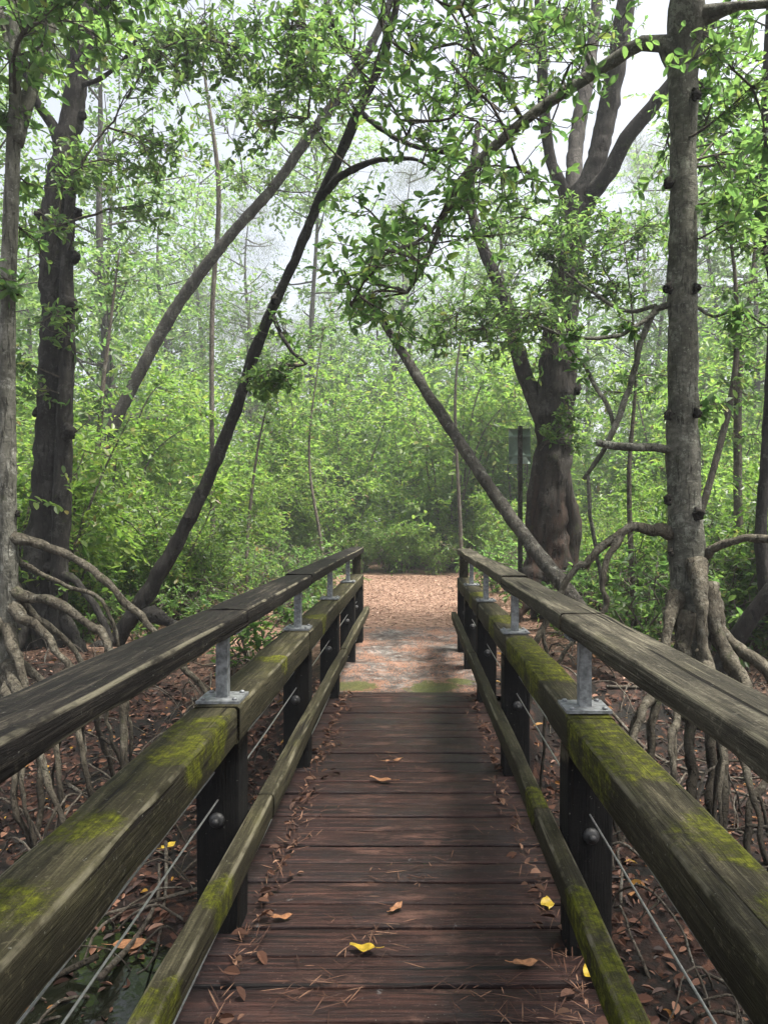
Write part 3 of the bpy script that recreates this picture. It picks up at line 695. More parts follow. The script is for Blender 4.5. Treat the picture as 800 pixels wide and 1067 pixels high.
# --- grey trunk leaning the same way, farther off
t4 = ppath([(120, 440, 17, 12.5), (172, 340, 16, 12.5), (205, 290, 15.5, 12.4), (245, 240, 14.5, 12.3), (285, 195, 14, 12.2), (320, 145, 13, 12.1), (350, 105, 15, 12.), (385, 50, 12, 11.8), (420, -30, 9, 11.5)])
t4 = np.vstack([ppath([(60, 640, 20, 12.5), (80, 540, 18, 12.5)]), t4]); t4[:, 3] *= .72
tree('leaning_tree', 'grey trunk leaning to the right beyond the long dark leaning one', 'tree', None, (t4[0, 0], 12.5, float(gz(t4[0, 0], 12.5))),
     t4, 'bark_mid', clusters=cl_line([(250, 130, 12), (330, 100, 11.5), (400, 30, 11.5)], 18, .8, .7, 20, 51, 40, 40), leaf='leaf_far', seed=4)

# --- fallen trunk leaning across toward the right railing
t6 = ppath([(400, 338, 8, 9.6), (420, 368, 12, 9.4), (445, 410, 13, 9.1), (475, 455, 15, 8.8), (505, 500, 16, 8.4), (530, 537, 17, 8.1), (555, 570, 18, 7.8), (588, 612, 19, 7.4), (620, 655, 20, 7.1), (648, 695, 20, 6.9)]); t6[:, 3] *= 0.82
tree('fallen_tree', 'bare fallen trunk slanting down to the right railing in front of the sign', 'tree', None, (t6[-1, 0], t6[-1, 1], float(gz(t6[-1, 0], t6[-1, 1]))),
     t6[::-1], 'bark_mid', branches=[ppath([(408, 350, 5, 9.5), (400, 330, 4, 9.4), (385, 318, 3, 9.3)])], clusters=[(395, 330, 9.3, .3, 10), (365, 325, 9.2, .35, 12), (420, 345, 9.3, .3, 8)], seed=5)

# --- big forked tree right of the path
t7 = ppath([(580, 660, 66, 10.2), (578, 610, 56, 10.), (573, 560, 52, 10.), (572, 520, 50, 10.), (577, 470, 44, 10.), (578, 420, 47, 10.), (582, 360, 44, 10.), (588, 300, 38, 10.), (595, 250, 36, 10.), (604, 212, 38, 10.), (618, 180, 26, 9.9), (630, 130, 25, 9.9), (641, 70, 24, 9.8), (652, 0, 22, 9.7), (668, -140, 16, 9.6), (690, -320, 8, 9.5)]); t7[:, 3] *= 0.82
tree('forked_tree', 'massive forked tree with reddish peeling bark at its base, right of the path', 'tree', None, (t7[0, 0], 10.2, float(gz(t7[0, 0], 10.2))),
     t7, 'bark_red', lump=.1, rough=.16, sides=32,
     limbs=[ppath([(596, 225, 16, 10.), (585, 195, 13, 10.), (573, 165, 12, 10.), (566, 110, 11.5, 10.), (564, 50, 11, 10.), (560, -30, 9, 10.), (550, -200, 5, 10.)]),
            ppath([(601, 215, 18, 10.1), (598, 180, 17, 10.5), (601, 140, 16, 10.8), (610, 90, 15, 11.), (620, 20, 12, 11.2), (630, -120, 8, 11.4)]),
            ppath([(612, 205, 20, 9.9), (634, 180, 16, 9.7), (652, 145, 16, 9.5), (680, 110, 14, 9.3), (712, 70, 12, 9.), (750, 10, 8, 8.6)]),
            ppath([(584, 470, 12, 9.95), (591, 515, 15, 9.9), (597, 550, 18, 9.9), (595, 590, 15, 9.85), (602, 640, 12, 9.8)]), ppath([(562, 470, 10, 9.9), (556, 515, 14, 9.9), (553, 550, 12, 9.9), (556, 610, 10, 9.8)]),
            ppath([(568, 440, 22, 10.), (552, 405, 18, 10.1), (540, 370, 16, 10.2), (528, 320, 14, 10.3), (508, 270, 12, 10.4), (495, 235, 11, 10.5), (490, 200, 9, 10.6), (498, 130, 6, 10.7)])],
     roots=[ppath([(562, 590, 20, 9.9), (548, 620, 18, 9.7), (535, 648, 12, 9.5)]), ppath([(594, 590, 22, 9.9), (604, 622, 18, 9.8), (618, 655, 14, 9.6)]), ppath([(578, 600, 18, 9.75), (582, 635, 16, 9.5), (588, 660, 12, 9.4)])],
     knots=[kn(598, 405, 9.9, 1, .07)],
     clusters=cl_line([(560, 240, 9), (600, 240, 8.8), (620, 270, 8.8), (580, 300, 8.8)], 20, .6, .45, 17, 61, 18, 22) + cl_line([(470, 330, 9), (520, 320, 8.8), (560, 330, 8.6)], 16, .6, .5, 18, 62, 14, 22)
     + cl_line([(640, 300, 9), (660, 240, 8.8), (640, 190, 8.8)], 9, .6, .4, 13, 63) + cl_line([(560, 430, 9.4), (600, 450, 9.4), (575, 470, 9.3)], 7, .2, .2, 9, 64, 14, 12)
     + cl_line([(540, 60, 9.5), (580, 20, 9.5), (640, 30, 9.3)], 14, .7, .5, 16, 65) + cl_line([(450, -100, 9), (650, -200, 8.5), (800, -100, 8.5)], 12, 1., .85, 18, 66, 80, 60), seed=6, rootmat='bark_red')

_ro = np.random.RandomState(79)        # unseen crown clusters, added above the view to shade the bridge
SHADE_CROWN = [(np.array([_ro.uniform(.7, 4.3), _ro.uniform(-1.7, 4.3), _ro.uniform(5.2, 7.4)]), None, 0, _ro.uniform(.5, .85), _ro.randint(24, 34)) for _ in range(125)]
# --- knotted mangrove close to the right railing
t8 = ppath([(722, 745, 20, 5.2), (722, 690, 34, 5.2), (720, 640, 40, 5.2), (716, 590, 37, 5.2), (712, 520, 35, 5.2), (711, 440, 33, 5.2), (711, 360, 32, 5.2), (710, 300, 31, 5.2), (711, 240, 29, 5.2), (711, 180, 28, 5.2), (711, 110, 30, 5.2), (711, 50, 36, 5.2), (714, 10, 38, 5.15), (722, -60, 22, 5.1), (735, -180, 16, 5.), (750, -340, 9, 4.8)]); t8[:, 3] *= 0.95
tree('knotted_mangrove', 'straight grey mangrove trunk with black knots and splayed prop roots close to the right railing', 'tree', None, (t8[0, 0], 5.2, float(gz(t8[0, 0], 5.2))),
     t8, 'bark_right', lump=.1,
     limbs=[ppath([(706, 70, 22, 5.2), (690, 45, 18, 5.2), (668, 45, 15, 5.25), (640, 62, 13, 5.3), (600, 88, 12, 5.35), (560, 115, 11, 5.4), (520, 148, 11, 5.4), (488, 180, 10, 5.45), (470, 205, 8, 5.5), (455, 245, 6, 5.5), (440, 280, 4.5, 5.5), (424, 305, 3.5, 5.5)]),
            ppath([(718, 20, 22, 5.15), (740, 14, 18, 5.1), (770, 6, 9, 5.), (800, 4, 8, 4.9), (850, -10, 6, 4.8)])],
     branches=[ppath([(703, 470, 9, 5.2), (690, 468, 9, 5.15), (665, 467, 8, 5.1), (640, 465, 8, 5.05), (624, 461, 7, 5.)]),
               ppath([(700, 318, 7, 5.2), (684, 322, 7, 5.2), (672, 345, 6.5, 5.2), (660, 385, 6.5, 5.2), (650, 420, 6.5, 5.2), (638, 450, 6, 5.2), (622, 480, 5, 5.2), (607, 500, 4, 5.2)]),
               ppath([(640, 450, 4, 5.2), (632, 420, 4.5, 5.3), (618, 400, 4.5, 5.4), (606, 378, 4, 5.5)]),
               ppath([(612, 495, 4, 5.2), (615, 530, 4.5, 5.2), (620, 565, 4, 5.2), (626, 600, 4, 5.2), (630, 640, 4, 5.2)]),
               ppath([(684, 325, 5, 5.2), (655, 345, 4.5, 5.1), (620, 352, 4, 5.), (590, 350, 3, 5.), (560, 338, 2, 5.)]),
               ppath([(684, 318, 4.5, 5.2), (650, 325, 4, 5.3), (612, 300, 3, 5.4), (590, 285, 2.5, 5.5)]),
               ppath([(722, 318, 4, 5.2), (745, 330, 3.5, 5.1), (770, 322, 3, 5.), (795, 340, 2, 5.)]),
               ppath([(470, 208, 5, 5.45), (440, 250, 3, 5.4), (400, 265, 2.5, 5.3)]),
               ppath([(545, 128, 5, 5.4), (530, 100, 4, 5.3), (500, 60, 3, 5.2), (480, 10, 3, 5.1)]),
               ppath([(620, 78, 5, 5.3), (600, 40, 4, 5.2), (570, 0, 3, 5.1)])],
     roots=[ppath([(724, 585, 13, 5.1), (729, 620, 12, 4.98), (731, 660, 11, 4.92), (736, 700, 11, 4.88), (742, 800, 10, 4.8)]),
            ppath([(735, 610, 13, 5.15), (745, 650, 12, 5.), (758, 690, 11, 4.9), (778, 720, 11, 4.8)]),
            ppath([(738, 620, 13, 5.2), (752, 655, 12, 5.1), (775, 682, 12, 5.), (803, 705, 12, 4.9)]),
            ppath([(700, 556, 10, 5.2), (680, 551, 10, 5.15), (655, 551, 9.5, 5.1), (632, 565, 9, 5.1), (612, 588, 8, 5.1), (592, 604, 7, 5.1)]),
            ppath([(648, 553, 6, 5.1), (634, 580, 6, 5.05), (627, 610, 6, 5.0), (624, 640, 5, 5.0)]),
            ppath([(728, 582, 8, 5.2), (742, 572, 7.5, 5.1), (760, 564, 7, 5.), (785, 563, 7, 4.9), (815, 568, 7, 4.8), (850, 600, 6, 4.7)]),
            ppath([(705, 620, 12, 5.15), (698, 650, 10, 5.), (690, 690, 9, 4.9), (683, 730, 9, 4.8)]),
            ppath([(712, 640, 14, 5.1), (712, 690, 12, 4.95), (716, 740, 11, 4.85), (720, 800, 10, 4.8)]),
            ppath([(745, 660, 9, 5.1), (790, 740, 8, 4.5), (800, 800, 8, 4.3)]),
            ppath([(730, 680, 9, 5.0), (750, 760, 8, 4.3), (757, 830, 8, 4.1)]),
            ppath([(705, 690, 9, 5.1), (672, 740, 8, 4.7), (655, 790, 7, 4.5)]),
            ppath([(735, 690, 7, 5.1), (770, 780, 7, 4.2), (790, 860, 6, 3.9)]),
            ppath([(715, 700, 7, 5.1), (700, 770, 6, 4.4), (705, 840, 6, 4.2)])],
     knots=[kn(697, 432, 5.1, -1, .032), kn(724, 430, 5.1, 1, .03), kn(697, 520, 5.1, -1, .035), kn(725, 535, 5.08, .9, .04), kn(697, 190, 5.15, -1, .035), kn(723, 98, 5.1, 1, .035), kn(699, 575, 5.1, -1, .025), kn(697, 300, 5.1, -1, .035), kn(724, 300, 5.1, 1, .03)],
     clusters=cl_line([(640, 60, 5.2), (580, 60, 5.), (520, 100, 5.1), (470, 150, 5.2), (430, 200, 5.2)], 19, .8, .48, 8, 71, 46, 46)
     + cl_line([(470, 230, 5.4), (400, 250, 5.2), (350, 240, 5.2)], 11, .7, .42, 7, 72, 42, 34) + cl_line([(440, 290, 5.5), (400, 310, 5.5), (370, 330, 5.4)], 9, .6, .36, 6, 73, 34, 26)
     + cl_line([(560, -10, 4.8), (480, 0, 4.8), (380, 10, 4.9)], 8, .5, .45, 9, 74, 30, 30)
     + cl_line([(750, 60, 5.), (790, 100, 5.2), (760, 180, 5.6), (790, 240, 5.5)], 15, .6, .36, 15, 75, 20, 28)
     + [(600, 372, 5.4, .2, 7), (655, 335, 5.1, .2, 6), (765, 325, 5., .22, 8), (590, 345, 5., .2, 7), (745, 420, 5.2, .2, 6)]
     + cl_line([(800, -210, 5.9), (620, -160, 6.0), (470, -150, 6.0)], 8, .8, .6, 14, 76, 80, 80) + cl_line([(760, -330, 4.8), (560, -360, 4.8), (330, -380, 4.6)], 10, .7, .6, 20, 78, 90, 70) + SHADE_CROWN, seed=7)  # clusters above the frame, added to keep sun off the deck

# --- right edge trunk
t9 = ppath([(800, 640, 14, 7.), (792, 560, 12, 7.), (800, 450, 12, 7.), (806, 300, 11, 7.), (797, 250, 11, 7.), (798, 120, 10, 7.), (803, 0, 9, 7.), (815, -200, 6, 7.)])
tree('slim_tree', 'thin dark trunk at the right edge of the view', 'tree', None, (t9[0, 0], 7, float(gz(t9[0, 0], 7.))), t9, 'bark_dark',
     clusters=cl_line([(780, 60, 7), (740, 130, 7.5), (790, 300, 7)], 18, .6, .45, 16, 81, 30, 40), seed=8)
t10 = ppath([(735, 720, 20, 6.5), (770, 660, 18, 6.3), (800, 620, 17, 6.2), (840, 560, 15, 6.1), (870, 420, 12, 6.)])
tree('stooping_tree', 'short dark stem leaning out of view behind the splayed roots on the right', 'tree', None, (t10[0, 0], 6.5, float(gz(t10[0, 0], 6.5))), t10, 'bark_dark',
     clusters=[(860, 430, 6., .4, 14), (880, 380, 6., .5, 16)], seed=9)

# --- thin saplings between the big trees
sap = [((700, 640, 8, 8.5), (760, 420, 7, 8.5), (766, 300, 6, 8.5), (752, 200, 4, 8.4)), ((770, 650, 10, 9.), (768, 480, 9, 9.), (770, 380, 8, 9.), (782, 300, 6, 9.), (790, 200, 4, 9.)),
       ((660, 640, 6, 9.), (655, 500, 5, 9.), (662, 380, 4, 9.), (650, 250, 3, 9.)), ((222, 560, 5, 14.), (221, 340, 5, 14.), (228, 200, 5, 14.), (215, 90, 4, 14.), (205, 20, 3, 14.)),
       ((480, 560, 4, 17.), (474, 420, 4, 17.), (482, 330, 3, 17.)), ((258, 560, 3.5, 13.), (270, 460, 3.2, 13.), (290, 380, 2.5, 13.)), ((335, 570, 3.5, 15.), (322, 470, 3.2, 15.), (337, 340, 2.5, 15.)), 
       ((75, 600, 7, 10.), (100, 480, 6, 10.), (110, 380, 6, 10.), (125, 260, 4, 10.))]
for q, rows in enumerate(sap):
    P = ppath(rows); P[-1, 3] *= .3; P[-2, 3] *= .75; P = np.vstack([[*P[0, :2], float(gz(P[0, 0], P[0, 1])) - .1, P[0, 3] * 1.1], P])
    top = rows[-1]
    tree('sapling', ['crooked sapling between the knotted mangrove and the right edge', 'straight dark sapling right of the knotted mangrove', 'wispy sapling between the forked tree and the knotted mangrove',
                     'tall thin pale sapling left of the long leaning trunk', 'thin sapling in the thicket right of the path end', 'short sapling under the long leaning trunk', 'thin sapling standing in the thicket just left of the path end', 'crooked sapling right of the burled trunk'][q],
         'sapling', 'thin saplings among the bigger trees', P[0, :3] + np.array([0, 0, .1]), P, 'stem', sides=8, rough=.06, lump=0,
         clusters=cl_line([(rows[1][0], rows[1][1], rows[1][3]), (rows[2][0], rows[2][1], rows[2][3]), (top[0], top[1], top[3])], 9, .3, .35, 9, 90 + q, 16, 16), leaf='leaf_near' if q in (0, 1, 2) else 'leaf_far', seed=20 + q)

# ------------------------------------------------------------------ shrubs and the woods behind
def shrub_proto(name, h, spread, nst, nleaf, Lf, leaf, seed, bare=.15, simple=False):
    rg = np.random.RandomState(seed); root = empty(name, (0, 0, 0)); st = MB(); fo = MB(); tips = []
    for k in range(nst):
        a = rg.rand() * 6.28; ln = h * rg.uniform(.6, 1.05); lean = spread * rg.uniform(.2, 1.0)
        b = np.array([math.cos(a), math.sin(a), 0])
        P = [[*(b * .08 * rg.rand()), -.1, .0] for _ in range(1)]
        pts = np.array([[*(b * .25 * rg.rand())[:2], -.15, .010 + .004 * h], [*(b * lean * .35 + rg.randn(3) * .12)[:2], ln * .35, .008 + .003 * h],
                        [*(b * lean * .65 + rg.randn(3) * .2)[:2], ln * .72, .007 + .002 * h], [*(b * lean * 1.15 + rg.randn(3) * .25)[:2], ln * rg.uniform(.85, 1), .004]])
        Q = tube(st, pts, 5, .25, 0, 1, 0, False); tips.append(Q[int(len(Q) * bare):])
        for m in range(5):                       # side shoots
            s = Q[rg.randint(int(len(Q) * .3), len(Q)), :3]; d = unit(rg.randn(3) + np.array([0, 0, .6])) * h * rg.uniform(.12, .3)
            q2 = tube(st, [[*s, .006], [*(s + d * .5 + rg.randn(3) * .04), .004], [*(s + d), .002]], 4, .15, 0, 1, 0, False); tips.append(q2)
    S = np.vstack(tips)[:, :3]; m = 13; nt_ = nleaf // m
    b0 = S[rg.randint(0, len(S), nt_)]; ax = unit(b0 * np.array([1, 1, 0]) + rg.randn(nt_, 3) * .25)
    D = ax * .5 + rg.randn(nt_, 3) * .55 + np.array([0, 0, .25]); Ln = rg.uniform(.22, .6, nt_) * math.sqrt(h / 2.5) * (Lf / .075) ** .5
    b0 = b0 + rg.randn(nt_, 3) * .06
    b0[:, 2] = np.maximum(b0[:, 2], .1); sprays(fo, b0, D, Ln, m, Lf, rg, 0, simple)
    for k in range(0, nt_, 3): tube(st, [[*b0[k], .003], [*(b0[k] + unit(D[k]) * Ln[k] * .8 - [0, 0, .15 * Ln[k]]), .0015]], 3, .5, 0, 1, 0, False)
    st.build('stem', M['stem'], root, np.zeros(3)); fo.build('foliage', M[leaf], root, np.zeros(3))
    return root

def tree_proto(name, h, rad, ncl, nleaf, Lf, leaf, bark, seed, base=.25, rtrunk=.09, droop=False):
    rg = np.random.RandomState(seed); root = empty(name, (0, 0, 0)); tr = MB(); fo = MB()
    lean = rg.randn(2) * .06 * h
    P = np.array([[0, 0, -.3, rtrunk * 1.2], [lean[0] * .1, lean[1] * .1, h * .2, rtrunk], [*(lean * .4 + rg.randn(2) * .12), h * .5, rtrunk * .75], [*(lean * .8 + rg.randn(2) * .2), h * .8, rtrunk * .4], [*lean, h, .01]])
    Q = tube(tr, P, 8, .3, .1, 6, 0, False, .1)
    cs = []
    for k in range(ncl):
        s = Q[int(len(Q) * rg.uniform(base + .05, .98)), :3]; f = s[2] / h
        a = rg.rand() * 6.28; ln = rad * rg.uniform(.35, 1.) * (1.15 - .6 * f)
        d = np.array([math.cos(a), math.sin(a), rg.uniform(.05, .7)]) * ln; e = s + d
        tube(tr, [[*s, rtrunk * .3], [*(s + d * .5 + rg.randn(3) * .1 + [0, 0, -.05 * ln]), rtrunk * .2], [*e, .008]], 5, .3, 0, 1, 0, False)
        for m in range(3): cs.append(s + d * rg.uniform(.45, 1.1) + rg.randn(3) * .22)
    cs = np.array(cs)
    c = cs[rg.randint(0, len(cs), nleaf)]; sig = rg.uniform(.16, .42, len(cs))
    off = rg.randn(nleaf, 3) * .3 * (rad / 2) ** .5 * np.array([1.1, 1.1, .65]); p = c + off
    if droop:
        d = np.stack([rg.randn(nleaf) * .8, rg.randn(nleaf) * .8, -.8 * np.ones(nleaf)], -1); L = Lf * rg.uniform(.5, 1.4, nleaf)
        leaves(fo, p, d, rg.randn(nleaf, 3), L, np.full(nleaf, .011), .2, 0, True)
    else:
        m = 12; p = p[:nleaf // m]; o2 = off[:nleaf // m]
        sprays(fo, p, o2 + rg.randn(len(p), 3) * .3, rg.uniform(.3, .8, len(p)), m, Lf, rg, 0, False, .3, .55)
    tr.build('trunk', M[bark], root, np.zeros(3)); fo.build('crown', M[leaf], root, np.zeros(3))
    return root

used = set()
def place(proto, x, y, sc, rz, label, cat, group, dz=0.0):
    if proto.name in used: o = copy_tree(proto)
    else: o = proto; used.add(proto.name)
    o.location = (x, y, float(gz(x, y)) - .03 + dz); o.rotation_euler = (0, 0, rz)
    o.scale = (sc, sc, sc * random.uniform(.92, 1.1))
    tag(o, label, cat, group); return o

S_low = [shrub_proto('low_shrub', 1.0, .7, 9, 900, .075, 'leaf_near', 100 + k) for k in range(2)]
S_bright = [shrub_proto('leafy_shrub', 3.0, 1.5, 9, 6000, .085, 'leaf_bright', 110 + k) for k in range(3)]
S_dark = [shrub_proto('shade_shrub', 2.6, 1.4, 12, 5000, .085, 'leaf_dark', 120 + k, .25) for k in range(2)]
S_tall = [shrub_proto('tall_thicket', 6.0, 2.5, 10, 9000, .13, 'leaf_bright', 130 + k, .2) for k in range(3)]
T_bg = [tree_proto('woodland_tree', 11, 2.6, 34, 8000, .11, 'leaf_far', 'bark_mid', 140 + k, .22) for k in range(3)]
T_pine = [tree_proto('feathery_pine', 15, 2.6, 46, 19000, .19, 'needle', 'bark_mid', 150 + k, .25, .12, True) for k in range(2)]

def spots(n, x0, x1, y0, y1, seed, dmin, ok):
    rg = np.random.RandomState(seed); out = []; tries = 0
    while len(out) < n and tries < 6000:
        tries += 1; y = rg.uniform(y0, y1); x = rg.uniform(x0, x1)
        if ok(x, y) and all((x - a) ** 2 + (y - b) ** 2 > dmin ** 2 for a, b in out): out.append((x, y))
    return out
clear = lambda x, y: not (-2.6 - .1 * max(0, y - 12) < x < 1.5 + .02 * y and y < 19.5)
inview = lambda x, y: abs(x) < .62 * y + 2.5
ly = lambda x: 'left of' if x < 0 else 'right of'
for k, (x, y) in enumerate(spots(26, -11, 11, 8.2, 19, 1, 1.25, lambda x, y: clear(x, y) and inview(x, y) and abs(x) > 2.6)):
    place(S_bright[k % 3], x, y, random.uniform(.55, 1.0), random.uniform(0, 6.28), 'bright green leafy shrub growing %s the clearing' % ly(x), 'shrub', 'leafy shrubs %s the clearing' % ly(x))
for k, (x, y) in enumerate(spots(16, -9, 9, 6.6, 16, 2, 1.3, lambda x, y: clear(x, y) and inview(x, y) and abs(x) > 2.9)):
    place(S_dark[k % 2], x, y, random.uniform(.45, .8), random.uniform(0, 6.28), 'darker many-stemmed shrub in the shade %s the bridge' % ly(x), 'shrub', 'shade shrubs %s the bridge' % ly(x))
for k, (x, y) in enumerate(spots(26, -9, 9, 6.5, 14, 3, .7, lambda x, y: inview(x, y) and abs(x + .2) > 2.0 + .04 * y)):
    place(S_low[k % 2], x, y, random.uniform(.45, 1.0), random.uniform(0, 6.28), 'low leafy plant on the litter %s the bridge' % ly(x), 'plant', 'low plants on the forest floor %s the bridge' % ly(x))
for k, (x, y) in enumerate(spots(60, -5.2, 5.0, 7.4, 17, 13, .55, lambda x, y: inview(x, y) and (-5.2 < x < -1.35 - .02 * y or 1.3 + .015 * y < x) and (x - 1.97) ** 2 + (y - 10) ** 2 > .5 and not (-3.7 < x < -1.9 and y < 8.6))):
    place(S_low[k % 2], x, y, random.uniform(.6, 1.15), random.uniform(0, 6.28), 'leafy sapling-high plant crowding behind the railing %s the bridge' % ly(x), 'plant', 'undergrowth behind the railing %s the bridge' % ly(x))
for k, (x, y) in enumerate(spots(14, -7, 7, 8.5, 14, 14, 1.0, lambda x, y: inview(x, y) and (x < -2.6 or x > 2.5))):
    place(S_bright[k % 3], x, y, random.uniform(.4, .7), random.uniform(0, 6.28), 'young bright green shrub among the trunks %s the bridge' % ly(x), 'shrub', 'young shrubs among the trunks %s the bridge' % ly(x))
for k in range(13):                              # thicket that closes the end of the path
    x = -8.4 + k * 1.35 + random.uniform(-.4, .4); y = 20.2 + random.uniform(-.4, 1.8) + .04 * x * x * .3
    place(S_bright[k % 3], x, y, random.uniform(.75, 1.1), random.uniform(0, 6.28), 'many-stemmed shrub in the thicket closing the end of the path', 'shrub', 'shrubs across the end of the path')
for k in range(17):
    x = -5.8 + k * .72 + random.uniform(-.2, .2); y = 19.4 + random.uniform(-.5, .9) + .02 * x * x
    place(S_bright[k % 3], x, y, random.uniform(.34, .62), random.uniform(0, 6.28), 'low green bush at the foot of the thicket where the path ends', 'bush', 'low bushes at the foot of the far thicket')
for k, (x, y) in enumerate(spots(26, -16, 16, 20.5, 30, 4, 2.0, inview)):
    place(S_tall[k % 3], x, y, random.uniform(.8, 1.2), random.uniform(0, 6.28), 'tall sunlit green thicket beyond the end of the path', 'shrub', 'tall thickets beyond the clearing')
for k, (x, y) in enumerate(spots(14, -15, 15, 11, 20, 5, 2.2, lambda x, y: inview(x, y) and (x < -4.2 or x > 4.6))):
    place(S_tall[k % 3], x, y, random.uniform(.6, .9), random.uniform(0, 6.28), 'tall green thicket among the trunks %s the clearing' % ly(x), 'shrub', 'tall thickets %s the clearing' % ly(x))
for k, (x, y) in enumerate(spots(40, -24, 24, 15, 42, 6, 2.6, lambda x, y: inview(x, y) and (y > 27 or (abs(x - 2.6) > 7.6)))):
    place(T_bg[k % 3], x, y, random.uniform(.85, 1.55), random.uniform(0, 6.28), 'slender leafy woodland tree %s the clearing' % ('beyond' if y > 23 else ly(x)), 'tree', 'woodland trees %s the clearing' % ('beyond' if y > 23 else ly(x)))
for k, (x, y) in enumerate(spots(18, -26, 26, 27, 48, 7, 3.6, inview)):
    place(T_pine[k % 2], x, y, random.uniform(.8, 1.25), random.uniform(0, 6.28), 'feathery drooping pine rising hazily behind the thickets', 'tree', 'feathery pines behind the thickets')

# far woods that read as one mass
rg = np.random.RandomState(77); n = 26000
x = rg.uniform(-60, 60, n); y = rg.uniform(44, 62, n) + .004 * x * x
z = rg.rand(n) ** 1.3 * (8 + 5 * vnoise(np.stack([x, x * 0, x * 0], -1), .16)) + gz(x, y)
mb = MB(); p = np.stack([x, y, z], -1); L = rg.uniform(.3, .7, n)
leaves(mb, p, rg.randn(n, 3), np.array([0, -.4, 1.0]) + rg.randn(n, 3) * .5, L, L * .6, .2)
tag(mb.build('far_woods', M['leaf_far']), 'distant woodland closing the view behind the trees', 'woods', None, 'stuff')

# ------------------------------------------------------------------ litter, twigs, leaves on the deck
rg = np.random.RandomState(88); n = 120000
x = rg.uniform(-7, 7, n); y = 1.2 + rg.rand(n) ** 1.1 * 17
keep = (np.abs(x + .05) > .7) | (y > 9.5); keep &= (vnoise(np.stack([x, y, x * 0], -1), 1.1) + rg.rand(n) * 1.3) > -.05
x, y = x[keep], y[keep]; z = gz(x, y) + .008 + .02 * rg.rand(len(x)); z = np.where((z < WATER + .01) & (rg.rand(len(x)) < .25), WATER + .006, z)
n = len(x); a = rg.rand(n) * 6.28; mb = MB()
L = .016 + .075 * rg.rand(n) ** 2.2
def strew(mb, k):
    leaves(mb, np.stack([x, y, z], -1)[k], np.stack([np.cos(a), np.sin(a), rg.randn(n) * .18], -1)[k], np.array([0, 0, 1.0]) + rg.randn(k.sum(), 3) * .35, L[k], L[k] * .45, .3, 0, False, .15)
dryk = y + rg.randn(n) * .5 > 7.2
L = np.where(dryk, L * .55, L)
mw = MB(); strew(mw, ~dryk); tag(mw.build('wet_leaves', M['litter']), 'dark wet leaves covering the mud beside the bridge', 'leaf litter', None, 'stuff')
strew(mb, dryk)
tag(mb.build('fallen_leaves', M['litter_dry']), 'dry pinkish leaves strewn over the clearing beyond the bridge', 'leaf litter', None, 'stuff')

mb = MB(); n = 1000                               # needles and crumbs lodged along both deck edges
yy = rg.uniform(.9, 5.7, n); sd = rg.rand(n) < .55; e = np.abs(rg.randn(n)) * .035 * (1 + .9 * (vnoise(np.stack([yy, yy * 0, sd * 5.0], -1), 2.5) > 0))
x = np.where(sd, -.55 + e, .485 - e); a = rg.randn(n) * .6 + 1.57
L = rg.uniform(.02, .11, n)
leaves(mb, np.stack([x, yy, .006 + .02 * rg.rand(n)], -1), np.stack([np.cos(a), np.sin(a), rg.randn(n) * .08], -1), np.array([0, 0, 1.0]) + rg.randn(n, 3) * .4, L, rg.uniform(.002, .005, n), .2)
n = 240; yy = rg.uniform(.9, 5.7, n); sd = rg.rand(n) < .6; e = np.abs(rg.randn(n)) * .045; x = np.where(sd, -.55 + e, .485 - e); a = rg.rand(n) * 6.28; L = rg.uniform(.02, .06, n)
leaves(mb, np.stack([x, yy, .008 + .02 * rg.rand(n)], -1), np.stack([np.cos(a), np.sin(a), rg.randn(n) * .3], -1), np.array([0, 0, 1.0]) + rg.randn(n, 3) * .5, L, L * .5, .35, 0, False, .2)
n = 260; c = np.array([(-.02, 2.75), (-.12, 2.35), (.2, 2.05), (-.25, 2.1), (.35, 1.95), (-.1, 4.1)])[rg.randint(0, 6, n)]; a = rg.rand(n) * 6.28; L = rg.uniform(.02, .1, n)
pp = c + rg.randn(n, 2) * .07
leaves(mb, np.stack([pp[:, 0], pp[:, 1], .006 + .01 * rg.rand(n)], -1), np.stack([np.cos(a), np.sin(a), rg.randn(n) * .05], -1), np.array([0, 0, 1.0]) + rg.randn(n, 3) * .3, L, rg.uniform(.002, .004, n), .2)
tag(mb.build('needle_litter', M['needle_dead']), 'dead needles and crumbs lodged along the deck edges', 'leaf litter', None, 'stuff')

def deck_leaf(name, px, py, L, wd, az, m, label, z=.012, Yq=None, group=None):
    Yq = Yq if Yq else (H - z) * F / (py - VY); c = W(px, py, Yq); n = 12; V = []; q = []
    for i in range(n + 1):
        t = i / n; w = wd / 2 * math.sin(math.pi * min(1, t * 1.02) ** .8) ** .75; w = max(w, .0015)
        for s_ in (-1, -.5, 0, .5, 1):
            u = (t - .5) * L; v = s_ * w
            zz = .1 * abs(v) + .22 * (t - .5) ** 2 * L + .004 * math.sin(t * 9 + s_)
            V.append((c[0] + u * math.cos(az) - v * math.sin(az), c[1] + u * math.sin(az) + v * math.cos(az), c[2] + zz))
    for i in range(n):
        for j in range(4): a = i * 5 + j; q.append((a, a + 5, a + 6, a + 1))
    mb = MB(); mb.add(V, q)
    tip = np.array(V[2]); dr = np.array([-math.cos(az), -math.sin(az), .1])
    tube(mb, [[*tip, .0016], [*(tip + dr * L * .15), .0014], [*(tip + dr * L * .32 + [0, 0, .004]), .001]], 5, .01)
    o = mb.build(name, M[m], None, np.array(c)); return tag(o, label, 'leaf', group)
deck_leaf('fallen_leaf', 378, 987, .085, .038, 2.9, 'yellow', 'yellow leaf lying in the middle of the deck, nearest the photographer')
deck_leaf('fallen_leaf', 570, 941, .075, .048, 1.5, 'yellow', 'round yellow leaf at the right edge of the deck, beside a post')
